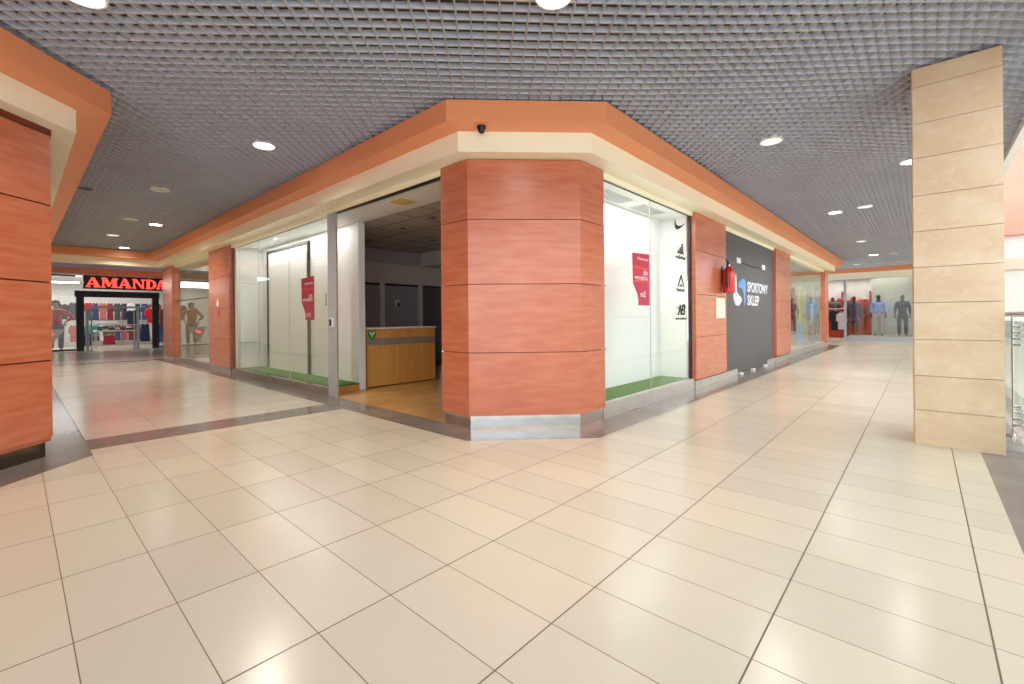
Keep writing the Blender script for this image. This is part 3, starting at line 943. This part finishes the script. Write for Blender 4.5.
EN = 125
downlight(.30, 3.91, 'on', 'round ceiling light cut by the top left edge of the view', energy=EN * .6)
downlight(2.34, 1.74, 'on', 'round ceiling light cut by the top edge above the chamfered corner', energy=EN)
downlight(1.99, 5.74, 'on', 'bright round ceiling light nearest in the left corridor', energy=EN)
downlight(6.10, 1.33, 'dim', 'greenish dim round ceiling light nearest in the right corridor', energy=EN * .5)
downlight(1.55, 8.86, 'off', 'unlit round ceiling light in the left corridor, nearest of the dark ones')
downlight(2.04, 12.11, 'on', 'bright round ceiling light halfway along the left corridor', energy=EN)
downlight(1.59, 11.83, 'off', 'unlit round ceiling light beside the bright one halfway along the left corridor')
downlight(1.59, 14.31, 'dim', 'faintly lit greenish ceiling light in the left corridor, before the last one', energy=EN * .5)
downlight(2.08, 16.55, 'on', 'last round ceiling light in front of the orange cross beam', energy=EN * .6)
downlight(8.15, .10, 'on', 'small bright ceiling light touching the left edge of the stone column', energy=EN)
downlight(11.1, 1.29, 'on', 'left of two neighbouring ceiling lights halfway along the right corridor', energy=EN)
downlight(10.89, .80, 'dim', 'right of two neighbouring ceiling lights halfway along the right corridor', energy=EN * .5)
downlight(15.99, 1.27, 'dim', 'single dim ceiling light beyond the two neighbouring ones in the right corridor', energy=EN * .5)
downlight(19.98, 1.24, 'on', 'bright ceiling light near the far end of the right corridor', r=.125, energy=EN)
downlight(20.09, .73, 'off', 'unlit ceiling light near the far end of the right corridor')
downlight(23.3, 2.0, 'dim', 'farthest dim ceiling light close to the end shop of the right corridor', energy=EN * .5)
o = tag(MB().box(22.9, 23.05, .45, 1.6, 3.16, 3.198).build('linear_light', M['lamp_off'], bevel=.005), 'long linear ceiling light in front of the end shop of the right corridor', 'light')
o = tag(MB().lathe([(.06, -.02), (.09, -.008), (.09, .0)], (.75, 9.6, SB), 20).build('ceiling_speaker', M['door_dark'], smooth=True), 'small dark ceiling speaker beside the left block fascia', 'speaker')

# ------------------------------------------------------------------ figures
def skin_mesh(chains, sub=2):
    """chains: list of [(pt, r) ...]; first point of first chain is the root; points merge when equal"""
    me = D.meshes.new('s')
    vs, es, rr, idx = [], [], [], {}
    for ch in chains:
        prev = None
        for p, r in ch:
            key = tuple(round(c, 4) for c in p)
            if key not in idx:
                idx[key] = len(vs); vs.append(p); rr.append(r)
            i = idx[key]
            if prev is not None and prev != i: es.append((prev, i))
            prev = i
    me.from_pydata(vs, es, [])
    o = D.objects.new('s', me); COL.objects.link(o)
    md = o.modifiers.new('skin', 'SKIN'); md.use_smooth_shade = True
    if not me.skin_vertices: me.attributes  # layer made by the modifier below
    for i, r in enumerate(rr):
        sv = me.skin_vertices[0].data[i]
        sv.radius = r if isinstance(r, tuple) else (r, r)
        sv.use_root = (i == 0)
    sm = o.modifiers.new('sub', 'SUBSURF'); sm.levels = sub; sm.render_levels = sub
    bpy.context.view_layer.update()
    out = D.meshes.new_from_object(o.evaluated_get(bpy.context.evaluated_depsgraph_get()))
    COL.objects.unlink(o); D.objects.remove(o); D.meshes.remove(me)
    out.polygons.foreach_set('use_smooth', [True] * len(out.polygons))
    return out


def put(name, me, mat, parent, loc, rz):
    me.materials.clear(); me.materials.append(mat)
    o = D.objects.new(name, me); COL.objects.link(o)
    o.parent = parent
    return o


def mannequin(loc, rz, label, cat, body, top, bottom, dress=None, arms='down', hair=None, shorts=False, head=True, hs=1.0, name='mannequin'):
    root = D.objects.new(name, None); root.location = loc; root.rotation_euler = (0, 0, rz); root.scale = (hs,) * 3
    COL.objects.link(root); tag(root, label, cat)
    sh = 1.46; hip = .92
    def arm(s):
        if arms == 'hips':
            return [(0, 0, sh - .04), (s * .19, 0, sh - .03), (s * .37, .05, 1.20), (s * .20, -.06, 1.03)]
        return [(0, 0, sh - .04), (s * .18, 0, sh - .04), (s * .235, .03, 1.17), (s * .25, -.04, .93)]
    body_ch = [[((0, 0, hip), .13), ((0, .01, 1.12), .115), ((0, 0, 1.30), .135), ((0, 0, sh - .04), .11), ((0, 0, 1.54), .052)]]
    if head:
        body_ch[0] += [((0, -.01, 1.62), .07), ((0, -.01, 1.70), .088), ((0, 0, 1.77), .06)]
    for s in (-1, 1):
        a = arm(s)
        r = (.08, .055, .042, .03)
        body_ch.append([(p, q) for p, q in zip(a, r)])
        hx, hy, hz = a[-1]
        # palm and five fingers
        pal = (hx, hy - .01, hz - .07)
        body_ch.append([(a[-1], .03), (pal, (.034, .016))])
        for k in range(4):
            fx = (k - 1.5) * .018
            body_ch.append([(pal, (.034, .016)), ((hx + fx, hy - .012, hz - .12), .009), ((hx + fx, hy - .03, hz - .155 - .01 * (1.5 - abs(k - 1.5))), .008)])
        body_ch.append([(pal, (.034, .016)), ((hx - s * .045, hy - .025, hz - .10), .01), ((hx - s * .05, hy - .04, hz - .125), .008)])
        body_ch.append([((0, 0, hip), .13), ((s * .10, 0, hip - .08), .09), ((s * .11, 0, .50), .06), ((s * .11, .015, .30), .052), ((s * .11, .02, .09), .036), ((s * .12, -.06, .035), .035), ((s * .125, -.15, .02), .024)])
    put('body', skin_mesh(body_ch), M[body], root, loc, rz)
    if dress:
        ch = [[((0, 0, .55), (.26, .22)), ((0, 0, .75), (.22, .19)), ((0, 0, .98), (.16, .14)), ((0, 0, 1.14), (.155, .13)), ((0, 0, 1.32), (.18, .14)), ((0, 0, sh - .03), (.13, .10))]]
        for s in (-1, 1):
            a = arm(s); mid = tuple((Vector(a[1]) + Vector(a[2])) / 2)
            ch.append([((0, 0, sh - .03), (.13, .10)), (a[1], .075), (mid, .065), (a[2], .06)])
        put('dress', skin_mesh(ch), fab(dress), root, loc, rz)
    if top:
        ch = [[((0, 0, .88), (.165, .145)), ((0, 0, 1.12), (.15, .13)), ((0, 0, 1.32), (.18, .145)), ((0, 0, sh - .03), (.12, .10)), ((0, 0, 1.50), (.075, .07))]]
        for s in (-1, 1):
            a = arm(s)
            ch.append([((0, 0, sh - .03), (.12, .10)), (a[1], .078), (a[2], .058), (tuple(Vector(a[2]).lerp(Vector(a[3]), .8)), .048)])
        put('shirt', skin_mesh(ch), fab(top), root, loc, rz)
    if bottom:
        ch = [[((0, 0, 1.04), (.145, .13)), ((0, 0, hip), (.16, .14))]]
        for s in (-1, 1):
            end = .45 if shorts else .08
            ch.append([((0, 0, hip), (.16, .14)), ((s * .10, 0, hip - .1), .105), ((s * .11, 0, .52), .078), ((s * .11, .01, end), .066)])
        put('trousers', skin_mesh(ch), fab(bottom), root, loc, rz)
    if hair:
        mb = MB().lathe([(.002, .10), (.06, .09), (.095, .05), (.105, -.01), (.10, -.07), (.07, -.13), (.05, -.14)], (0, .025, 1.72), 16)
        h = mb.build('hair', M[hair], None, smooth=True); h.parent = root
    # round base plate of a display figure
    b = MB().lathe([(.17, 0.0), (.17, .008), (.16, .012)], (0, 0, .0), 24).build('base_plate', M['steel'], None); b.parent = root
    return root


# ------------------------------------------------------------------ clothes and fittings
def shirt_outline(wd, ht, sleeve=True):
    h = wd / 2
    if sleeve:
        return [(-.05, 0), (-h * .55, -.02), (-h * .95, -.10), (-h * 1.05, -.5 * ht), (-h * .80, -.52 * ht), (-h * .66, -.22), (-h * .68, -ht), (h * .68, -ht), (h * .66, -.22), (h * .80, -.52 * ht), (h * 1.05, -.5 * ht), (h * .95, -.10), (h * .55, -.02), (.05, 0), (0, -.04)]
    return [(-.05, 0), (-h * .6, -.03), (-h * .6, -.2), (-h * .75, -ht), (h * .75, -ht), (h * .6, -.2), (h * .6, -.03), (.05, 0), (0, -.05)]


def garment(fn, a, z, wd, ht, rgb, label, cat='garment', group=None, sleeve=True, thick=.06, name='hanging_garment'):
    """front face at fn plane; thickness away from the viewer"""
    root = thing(name, label, cat, fn(a, z, 0), group)
    pts = [(a + p, z + q) for p, q in shirt_outline(wd, ht, sleeve)]
    # pillow the garment: three layers
    mb = MB()
    n = len(pts)
    cxm = a; czm = z - ht / 2
    rings = []
    for sc, dp in ((.90, .5), (1.0, .2), (1.0, -.2), (.90, -.5)):
        rings.append([fn(cxm + (p[0] - cxm) * sc, czm + (p[1] - czm) * (sc * .5 + .5), dp * thick) for p in pts])
    vs = [v for r in rings for v in r]
    fs = [tuple(range(n)), tuple(range(3 * n, 4 * n))[::-1]]
    for r in range(3):
        for i in range(n): fs.append((r * n + i, r * n + (i + 1) % n, (r + 1) * n + (i + 1) % n, (r + 1) * n + i))
    mb.add(vs, fs)
    mb.build('cloth', fab(rgb), root)
    MB().tube([fn(a - wd * .25, z - .03, 0), fn(a, z + .02, 0), fn(a + wd * .25, z - .03, 0)], .006, 6).build('hanger', M['steel_dull'], root)
    MB().tube([fn(a, z + .02, 0), fn(a, z + .06, 0), fn(a + .02, z + .08, 0)], .004, 6).build('hook', M['steel_dull'], root)
    return root


# ------------------------------------------------------------------ the clothes shop with the red letter sign (left end)
YB = 24.0
struct('wall_store_left', MB().box(-1.7, -1.5, 16.9, 28.5, 0, 3.0).box(5.2, 5.4, 17.6, 28.5, 0, 3.0).box(-1.5, 5.2, 28.3, 28.5, 0, 3.0), M['store_wall'])
struct('ceiling_store_left', MB().box(-1.5, 5.2, 24.25, 28.3, 2.95, 3.0), M['white'])
fpl = MB(); fpl.add([(-1.5, 24, .0), (5.2, 24, .0), (5.2, 28.3, .0), (-1.5, 28.3, .0)], [(0, 1, 2, 3)])
struct('floor_store_left', fpl, M['store_floor'])
struct('wall_gap_left', MB().box(-1.6, .15, 17.55, 17.7, 0, 3.0), M['cream'])
# door portal
t = thing('shop_portal', 'dark navy door portal of the clothes shop under the red letter sign', 'portal', (2.85, YB, 0))
MB().box(1.59, 1.81, YB - .04, YB + .10, 0, 2.31).build('jamb', M['navy_frame'], t)
MB().box(3.90, 4.12, YB - .04, YB + .10, 0, 2.31).build('jamb', M['navy_frame'], t)
MB().box(1.55, 4.14, YB - .05, YB + .10, 2.09, 2.33).build('lintel', M['navy_frame'], t)
# side windows
window('window_5', [(-1.45, 1.57, YB, YB + .01, .10, 2.9)], [(-1.5, 1.58, YB - .02, YB + .04, .02, .09), (-1.5, 1.58, YB - .02, YB + .04, 2.86, 2.92)], fm=M['navy_frame'])
window('window_6', [(4.15, 5.15, YB, YB + .01, .10, 2.4)], [(4.14, 5.18, YB - .02, YB + .04, .02, .09)], fm=M['navy_frame'])
# sign
t = thing('letter_sign', 'dark sign board with large glowing red serif letters above the clothes shop door', 'sign', (3.1, YB - .1, 2.4))
MB().box(1.78, 4.62, YB - .12, YB - .02, 2.41, 2.925).build('sign_board', M['navy_frame'], t)


def slab(ch):
    s = .10   # serif height
    bar = lambda x0, x1, y0, y1: [(x0, y0), (x1, y0), (x1, y1), (x0, y1)]
    if ch == 'A':
        return [[(.05, s), (.20, s), (.50, 1), (.40, 1)], [(.40, 1), (.62, 1), (.98, s), (.66, s)], bar(.22, .74, .28, .38), bar(-.02, .33, 0, s), bar(.55, 1.04, 0, s)]
    if ch == 'M':
        return [bar(.06, .17, s, 1), bar(.70, .96, s, 1), [(.06, 1), (.34, 1), (.56, .30), (.44, .05)], [(.44, .05), (.56, .30), (.80, 1), (.70, 1)], bar(0, .25, 0, s), bar(.62, 1.04, 0, s), bar(0, .30, .9, 1), bar(.72, 1.04, .9, 1)]
    if ch == 'N':
        return [bar(.08, .20, s, 1), bar(.82, .94, 0.05, 1), [(.08, 1), (.36, 1), (.94, 0), (.80, 0)], bar(0, .30, 0, s), bar(.70, 1.04, .9, 1), bar(0, .34, .9, 1)]
    if ch == 'D':
        ps = [bar(.10, .38, 0, 1), bar(0, .5, 0, s), bar(0, .5, 1 - s, 1)]
        n = 10
        for k in range(n):
            a0 = -math.pi / 2 + math.pi * k / n; a1 = -math.pi / 2 + math.pi * (k + 1) / n
            o0 = (.48 + .52 * math.cos(a0), .5 + .5 * math.sin(a0)); o1 = (.48 + .52 * math.cos(a1), .5 + .5 * math.sin(a1))
            i0 = (.48 + .24 * math.cos(a0), .5 + .40 * math.sin(a0)); i1 = (.48 + .24 * math.cos(a1), .5 + .40 * math.sin(a1))
            ps.append([i0, o0, o1, i1])
        return ps


spans = ((332, 425), (435, 545), (555, 640), (652, 740), (750, 830), (832, 905))
for ch, (p0, p1) in zip('AMANDA', spans):
    xa = 1.78 + (p0 - 315) / (895 - 315) * 2.52
    xb_ = 1.78 + (p1 - 315) / (895 - 315) * 2.52
    mb = MB()
    for p in slab(ch):
        mb.flat([(xa + (xb_ - xa) * u, 2.475 + v * .37) for u, v in p], on_right(YB - .1205), .035)
    mb.build('letter', M['sign_red'], t)

# shop tube light, entrance gates, table, racks
tag(MB().box(-.9, 1.75, 24.9, 25.0, 2.66, 2.71).build('tube_light', M['tube']), 'long white fluorescent tube inside the left clothes shop window', 'light')
area('store_left_lamp', (2.0, 26.0, 2.9), 4.5, 75, (1, .97, .93), sizey=3.0)
for x, lb in ((1.95, 'left'), (3.32, 'right')):
    tt = thing('security_gate', lb + ' grey anti-theft gate in the clothes shop doorway', 'gate', (x, 23.75, 0), 'anti-theft gates')
    MB().box(x - .09, x + .09, 23.65, 23.85, 0, .04).build('base', M['alu'], tt)
    MB().tube([(x - .05, 23.75, .04), (x - .05, 23.75, 1.55), (x + .05, 23.75, 1.55), (x + .05, 23.75, .04)], .022, 8).build('loop', M['alu'], tt)
    MB().box(x - .045, x + .045, 23.74, 23.76, .1, 1.5).build('panel', M['glass_clear'], tt)
tt = thing('entrance_frame', 'pale metal frame joining the anti-theft gates in the clothes shop doorway', 'frame', (2.6, 23.8, 0))
MB().box(1.85, 3.45, 23.86, 23.92, 1.66, 1.74).build('cross_bar', M['alu'], tt)
MB().box(1.84, 1.90, 23.86, 23.92, 0, 1.66).build('upright', M['alu'], tt)
MB().box(3.39, 3.45, 23.86, 23.92, 0, 1.66).build('upright', M['alu'], tt)

tt = thing('display_table', 'white display table with folded clothes inside the left clothes shop', 'table', (2.9, 25.3, 0))
MB().box(2.2, 3.6, 25.0, 25.7, .72, .76).build('tabletop', M['white'], tt, bevel=.004)
for a in (2.25, 3.55):
    for b in (25.05, 25.65): MB().box(a - .02, a + .02, b - .02, b + .02, 0, .72).build('leg', M['steel_dull'], tt)
pal = [(40, 52, 92), (186, 40, 60), (60, 140, 130), (230, 230, 228), (70, 74, 86), (210, 120, 130), (110, 120, 76), (36, 40, 50)]
n_ = 0
cn = ['navy', 'dark red', 'teal', 'white', 'slate grey', 'pink', 'olive', 'near-black']
for k in range(7):
    x = 2.28 + k * .185
    for j in range(3):
        c = (k * 3 + j * 2) % 8
        m_ = MB().box(x, x + .16, 25.06, 25.34, .762 + j * .05, .762 + j * .05 + .044)
        o = m_.build('folded_garment', fab(pal[c]), bevel=.012)
        tag(o, '%s folded garment, %s of pile %s from the left on the white table' % (cn[c], ('bottom', 'middle', 'top')[j], ('first', 'second', 'third', 'fourth', 'fifth', 'sixth', 'last')[k]), 'garment', 'folded clothes on the table')
# racks: (x, z, w, h, colour name, rgb)
fnb = lambda y: (lambda a, b, d: (a, y - d, b))
RK = [(3.50, 1.62, .50, .62, 'navy sweater with white print', (34, 42, 66), 25.9), (4.15, 1.72, .52, .66, 'bright red jacket', (226, 44, 44), 25.6), (4.55, 1.70, .34, .80, 'grey and wine hanging coat', (110, 60, 72), 25.7),
      (2.15, 1.95, .40, .30, 'dark red scarf', (178, 30, 44), 26.6), (3.95, 1.02, .48, .80, 'dark blue pair of jeans', (34, 50, 92), 25.9), (4.25, .98, .26, .66, 'crimson dress low on the rail', (196, 40, 66), 25.5), (4.5, 1.0, .44, .86, 'deep blue denim jacket', (44, 70, 124), 25.9),
      (2.25, 1.0, .55, .50, 'teal knitted top', (60, 140, 132), 26.2), (2.75, .98, .55, .50, 'olive hanging top', (98, 104, 70), 26.3), (2.05, .62, .42, .5, 'navy cardigan low at the left', (40, 48, 84), 26.0), (2.75, .55, .60, .42, 'wine skirt under the table height', (150, 36, 56), 26.1),
      (4.85, 1.55, .45, .60, 'pale blue shirt', (140, 176, 214), 25.6)]
for x, z, w_, h_, nm, rgb, y in RK:
    garment(fnb(y), x, z, w_, h_, rgb, nm + ' hanging inside the left clothes shop', group='clothes hanging in the left shop', sleeve='sweater' in nm or 'jacket' in nm or 'top' in nm or 'shirt' in nm)
cls = [((40, 44, 60), 'blue-black'), ((120, 34, 48), 'burgundy'), ((52, 66, 104), 'denim blue'), ((200, 198, 196), 'off-white'), ((70, 66, 64), 'charcoal'), ((168, 92, 84), 'brick pink'), ((38, 60, 70), 'petrol')]
for k in range(26):
    row = k // 13; j = k % 13
    rgb, nm = cls[(k * 3 + row) % 7]
    x = 1.72 + j * .245
    garment(fnb(27.45 + .07 * (j % 2)), x, (1.98, .98)[row], .30, (.78, .72)[row], rgb, '%s garment, %s from the left in the %s back-wall row of the left shop' % (nm, ('first', 'second', 'third', 'fourth', 'fifth', 'sixth', 'seventh', 'eighth', 'ninth', 'tenth', 'eleventh', 'twelfth', 'last')[j], ('upper', 'lower')[row]), group='garments along the back wall of the left shop', sleeve=(j % 2 == 0))
rk = thing('clothes_rail', 'low chrome clothes rail inside the left clothes shop', 'rail', (3.3, 25.9, 0))
MB().tube([(3.2, 26.02, 0), (3.2, 26.02, 1.78), (4.9, 26.02, 1.78), (4.9, 26.02, 0)], .014, 8).build('rail_frame', M['steel'], rk)
MB().tube([(3.2, 26.02, 1.1), (4.9, 26.02, 1.1)], .012, 8).build('lower_bar', M['steel'], rk)
rk = thing('clothes_rail', 'left chrome clothes rail behind the white table', 'rail', (2.3, 26.4, 0))
MB().tube([(1.85, 26.4, 0), (1.85, 26.4, 1.1), (3.05, 26.4, 1.1), (3.05, 26.4, 0)], .014, 8).build('rail_frame', M['steel'], rk)
MB().tube([(1.85, 26.4, .68), (3.05, 26.4, .68)], .012, 8).build('lower_bar', M['steel'], rk)
mannequin((1.06, 24.45, .02), 0, 'mannequin in a bright red sweater and grey trousers behind the left shop window', 'mannequin', 'skin', (222, 64, 62), (104, 106, 118), arms='hips', hair='hair').scale = (1.22, 1.0, 1.07)
# pale triangle sale sign in front of the figure
t = thing('sale_sign', 'pale triangular sale sign at the foot of the red-sweater mannequin', 'sign', (.8, 24.2, .1))
MB().flat([(.55, .86), (1.30, .86), (.82, .12)], on_right(24.2), .01).build('sign_sheet', plain('pale_pink', (238, 200, 208), .5), t)
MB().flat([(.74, .66), (.98, .70), (.96, .64), (.84, .56)], on_right(24.189), .004).build('sign_mark', M['sign_red'], t)
garment(fnb(25.2), 1.28, 1.85, .42, .62, (70, 66, 60), 'dark jacket hanging behind the red-sweater mannequin', group='clothes hanging in the left shop')
garment(fnb(25.4), .75, 1.75, .34, .55, (92, 44, 52), 'wine coat hanging left of the red-sweater mannequin', group='clothes hanging in the left shop')

# ------------------------------------------------------------------ shop at the end of the right corridor
XB = 25.0
struct('wall_store_right', MB().box(28.4, 28.6, -2, 8, 0, 3.0).box(25.2, 28.4, -1.1, -.9, 0, 3.0).box(25.2, 28.4, 8, 8.2, 0, 3.0), M['store_wall'])
struct('ceiling_store_right', MB().box(25.25, 28.4, -.9, 8, 2.95, 3.0), M['white'])
fpl = MB(); fpl.add([(24.9, -.9, 0), (28.4, -.9, 0), (28.4, 8, 0), (24.9, 8, 0)], [(0, 1, 2, 3)])
struct('floor_store_right', fpl, M['store_floor'])
window('window_7', [(XB, XB + .01, -.8, 2.50, .20, 2.70)], [(XB - .02, XB + .06, 2.52, 2.62, 0, 2.71), (XB - .03, XB + .08, -.85, 2.51, 0, .19), (XB - .01, XB + .03, -.8, 2.5, 2.70, 2.719)], fm=M['alu'])
struct('wall_backdrop', MB().box(26.2, 26.28, -.8, 1.72, .0, 2.9), plain('pale_green_backdrop', (176, 178, 168), .6))
struct('trim_20', MB().box(25.1, 26.2, -.8, 2.5, 0, .2), M['store_floor'])
area('store_right_lamp', (26.6, 2.6, 2.88), 3.0, 60, (1, .96, .9), rot=(0, 0, 0), sizey=4.5)
mannequin((25.6, 2.30, .21), -math.pi / 2, 'mannequin in a dark plum dress, first in the end shop window', 'mannequin', 'skin_dark', None, None, dress=(70, 48, 72))
mannequin((25.6, 1.44, .21), -math.pi / 2, 'mannequin in a pale blue shirt and light grey trousers in the end shop window', 'mannequin', 'skin_dark', (140, 166, 216), (168, 164, 160), hs=1.02)
mannequin((25.6, .64, .21), -math.pi / 2, 'mannequin in a dark shirt and black trousers nearest the stone column', 'mannequin', 'skin_dark', (32, 36, 34), (12, 12, 14))
# shelving with goods
sh_ = thing('wall_shelving', 'red-brown wall shelving full of small goods inside the end shop', 'shelf', (27.9, 3.0, 0))
for z in (1.0, 1.4, 1.8): MB().box(27.7, 28.35, 1.9, 5.2, z, z + .04).build('shelf_board', fab((140, 60, 44)), sh_)
for y in (1.9, 3.0, 4.1, 5.16): MB().box(27.7, 28.35, y - .04, y, 0, 2.3).build('upright', fab((150, 70, 50)), sh_)
MB().box(28.36, 28.39, 1.9, 5.2, 0, 1.0).build('back_panel', fab((214, 92, 58)), sh_)
cols = [((196, 58, 50), 'red'), ((230, 224, 214), 'white'), ((60, 44, 44), 'dark brown'), ((222, 130, 110), 'coral'), ((110, 40, 50), 'wine')]
nthn = ['first', 'second', 'third', 'fourth', 'fifth', 'sixth', 'seventh', 'eighth', 'ninth', 'tenth', 'eleventh', 'twelfth']
for r_, z in enumerate((1.042, 1.442, 1.842)):
    for k in range(12):
        y = 2.0 + k * .262
        if any(abs(y + .09 - q) < .12 for q in (1.88, 2.98, 4.08)): y += .06
        c, nmc = cols[(k * 2 + r_ * 3 + k // 3) % 5]
        hh = (.16, .22, .13, .19)[(k + r_) % 4]
        o = MB().lathe([(.07, 0), (.08, .03), (.075, hh * .7), (.04, hh * .9), (.035, hh)], (27.85, y + .06, z), 10).build('shelf_item', fab(c), smooth=True)
        tag(o, '%s bag-like item, %s from the right on the %s shelf of the end shop' % (nmc, nthn[k], ('lowest', 'middle', 'top')[r_]), 'goods', 'goods on the end shop shelves')
fe = lambda x: (lambda a, b, d: (x - d, -a, b))
garment(fe(26.6), -3.1, 1.35, .55, .95, (30, 28, 32), 'black coat hanging in the doorway of the end shop', group='clothes hanging in the end shop')
garment(fe(26.4), -2.85, 1.25, .42, .8, (196, 186, 184), 'pale garment hanging beside the black coat in the end shop', group='clothes hanging in the end shop')
rk = thing('clothes_rail', 'chrome clothes rail in the doorway of the end shop', 'rail', (26.5, 3.0, 0))
MB().tube([(26.5, 2.5, 0), (26.5, 2.5, 1.44), (26.5, 3.7, 1.44), (26.5, 3.7, 0)], .014, 8).build('rail_frame', M['steel'], rk)
garment(fe(27.2), -2.1, 1.9, .5, .45, (150, 60, 52), 'rust-red jacket high behind the plum-dress mannequin', group='clothes hanging in the end shop')

# ------------------------------------------------------------------ right corridor third window interior
struct('wall_inner_right', MB().box(13.9, 20.5, 4.6, 4.7, 0, 2.76).box(13.9, 14.0, 2.87, 4.6, 0, 2.76).box(20.3, 20.46, 2.87, 4.6, 0, 2.76), plain('warm_grey_wall', (168, 160, 140), .7))
struct('ceiling_inner_right', MB().box(13.95, 20.4, 2.73, 4.6, 2.70, 2.76), M['ceil_tile'])
fr = lambda y: (lambda a, b, d: (a, y - d, b))
for x, z, w_, h_, rgb, nm, y in ((16.3, 2.0, .6, 1.35, (120, 52, 60), 'wine coat', 2.98), (17.75, 2.15, .95, 1.6, (176, 168, 70), 'long olive-yellow coat', 2.98), (18.85, 1.95, .6, 1.0, (84, 84, 88), 'charcoal jacket', 2.98),
                                (19.75, 1.75, .6, .8, (150, 186, 224), 'pale blue shirt', 2.98), (16.9, .92, .5, .72, (116, 166, 226), 'sky blue trousers', 2.90), (18.6, .85, .6, .6, (150, 116, 112), 'dusty brown skirt', 2.90)):
    garment(fr(y), x, z, w_, h_, rgb, nm + ' hanging behind the far window of the right corridor', group='clothes behind the right far window', sleeve='coat' in nm or 'shirt' in nm or 'jacket' in nm)
rk = thing('clothes_rail', 'tall chrome clothes rail behind the far window of the right corridor', 'rail', (17.9, 3.06, 0))
MB().tube([(15.6, 3.06, 0), (15.6, 3.06, 2.26), (20.15, 3.06, 2.26), (20.15, 3.06, 0)], .014, 8).build('rail_frame', M['steel'], rk)
MB().tube([(15.6, 3.06, 1.04), (20.15, 3.06, 1.04)], .012, 8).build('lower_bar', M['steel'], rk)

# left corridor far window interior and block between
struct('wall_inner_left', MB().box(4.6, 4.7, 11.1, 17.5, 0, 2.76).box(3.35, 4.6, 12.45, 12.55, 0, 2.76).box(3.35, 4.6, 17.52, 17.6, 0, 2.76), plain('cream_inner_wall', (214, 204, 176), .7))
struct('ceiling_inner_left', MB().box(3.26, 4.6, 12.6, 16.28, 2.702, 2.76), M['ceil_tile'])
struct('wall_panel_back', MB().box(8.6, 12.3, 2.9, 3.0, 0, 2.7), M['offwhite'])

# thin ring of dark joint between fascia top and ceiling is left open; ceiling vents in the logo window
for k, x in enumerate((4.9, 5.9)):
    tt = thing('ceiling_vent', ('near', 'far')[k] + ' white slatted vent in the ceiling of the logo window', 'vent', (x, 2.95, 2.70), 'vents in the display ceiling')
    MB().box(x, x + .7, 2.86, 3.1, 2.692, 2.7015).build('vent_frame', M['offwhite'], tt)
    mb = MB()
    for j in range(5): mb.box(x + .03, x + .67, 2.88 + j * .043, 2.895 + j * .043, 2.684, 2.6915)
    mb.build('vent_slats', M['alu'], tt)

# fill lights added without fixtures, to brighten what stands behind the windows
for nm, loc, sx, sy, e in (('display_fill_left', (3.47, 8.8, 2.69), .2, 3.6, 14), ('display_fill_right', (5.7, 2.93, 2.68), 2.0, .15, 8), ('window_fill_far', (17.0, 4.0, 2.69), 3.0, .3, 80), ('window_fill_left', (3.9, 14.4, 2.69), .5, 3.0, 14)):
    area(nm, loc, sx, e, (1, .98, .94), sizey=sy)
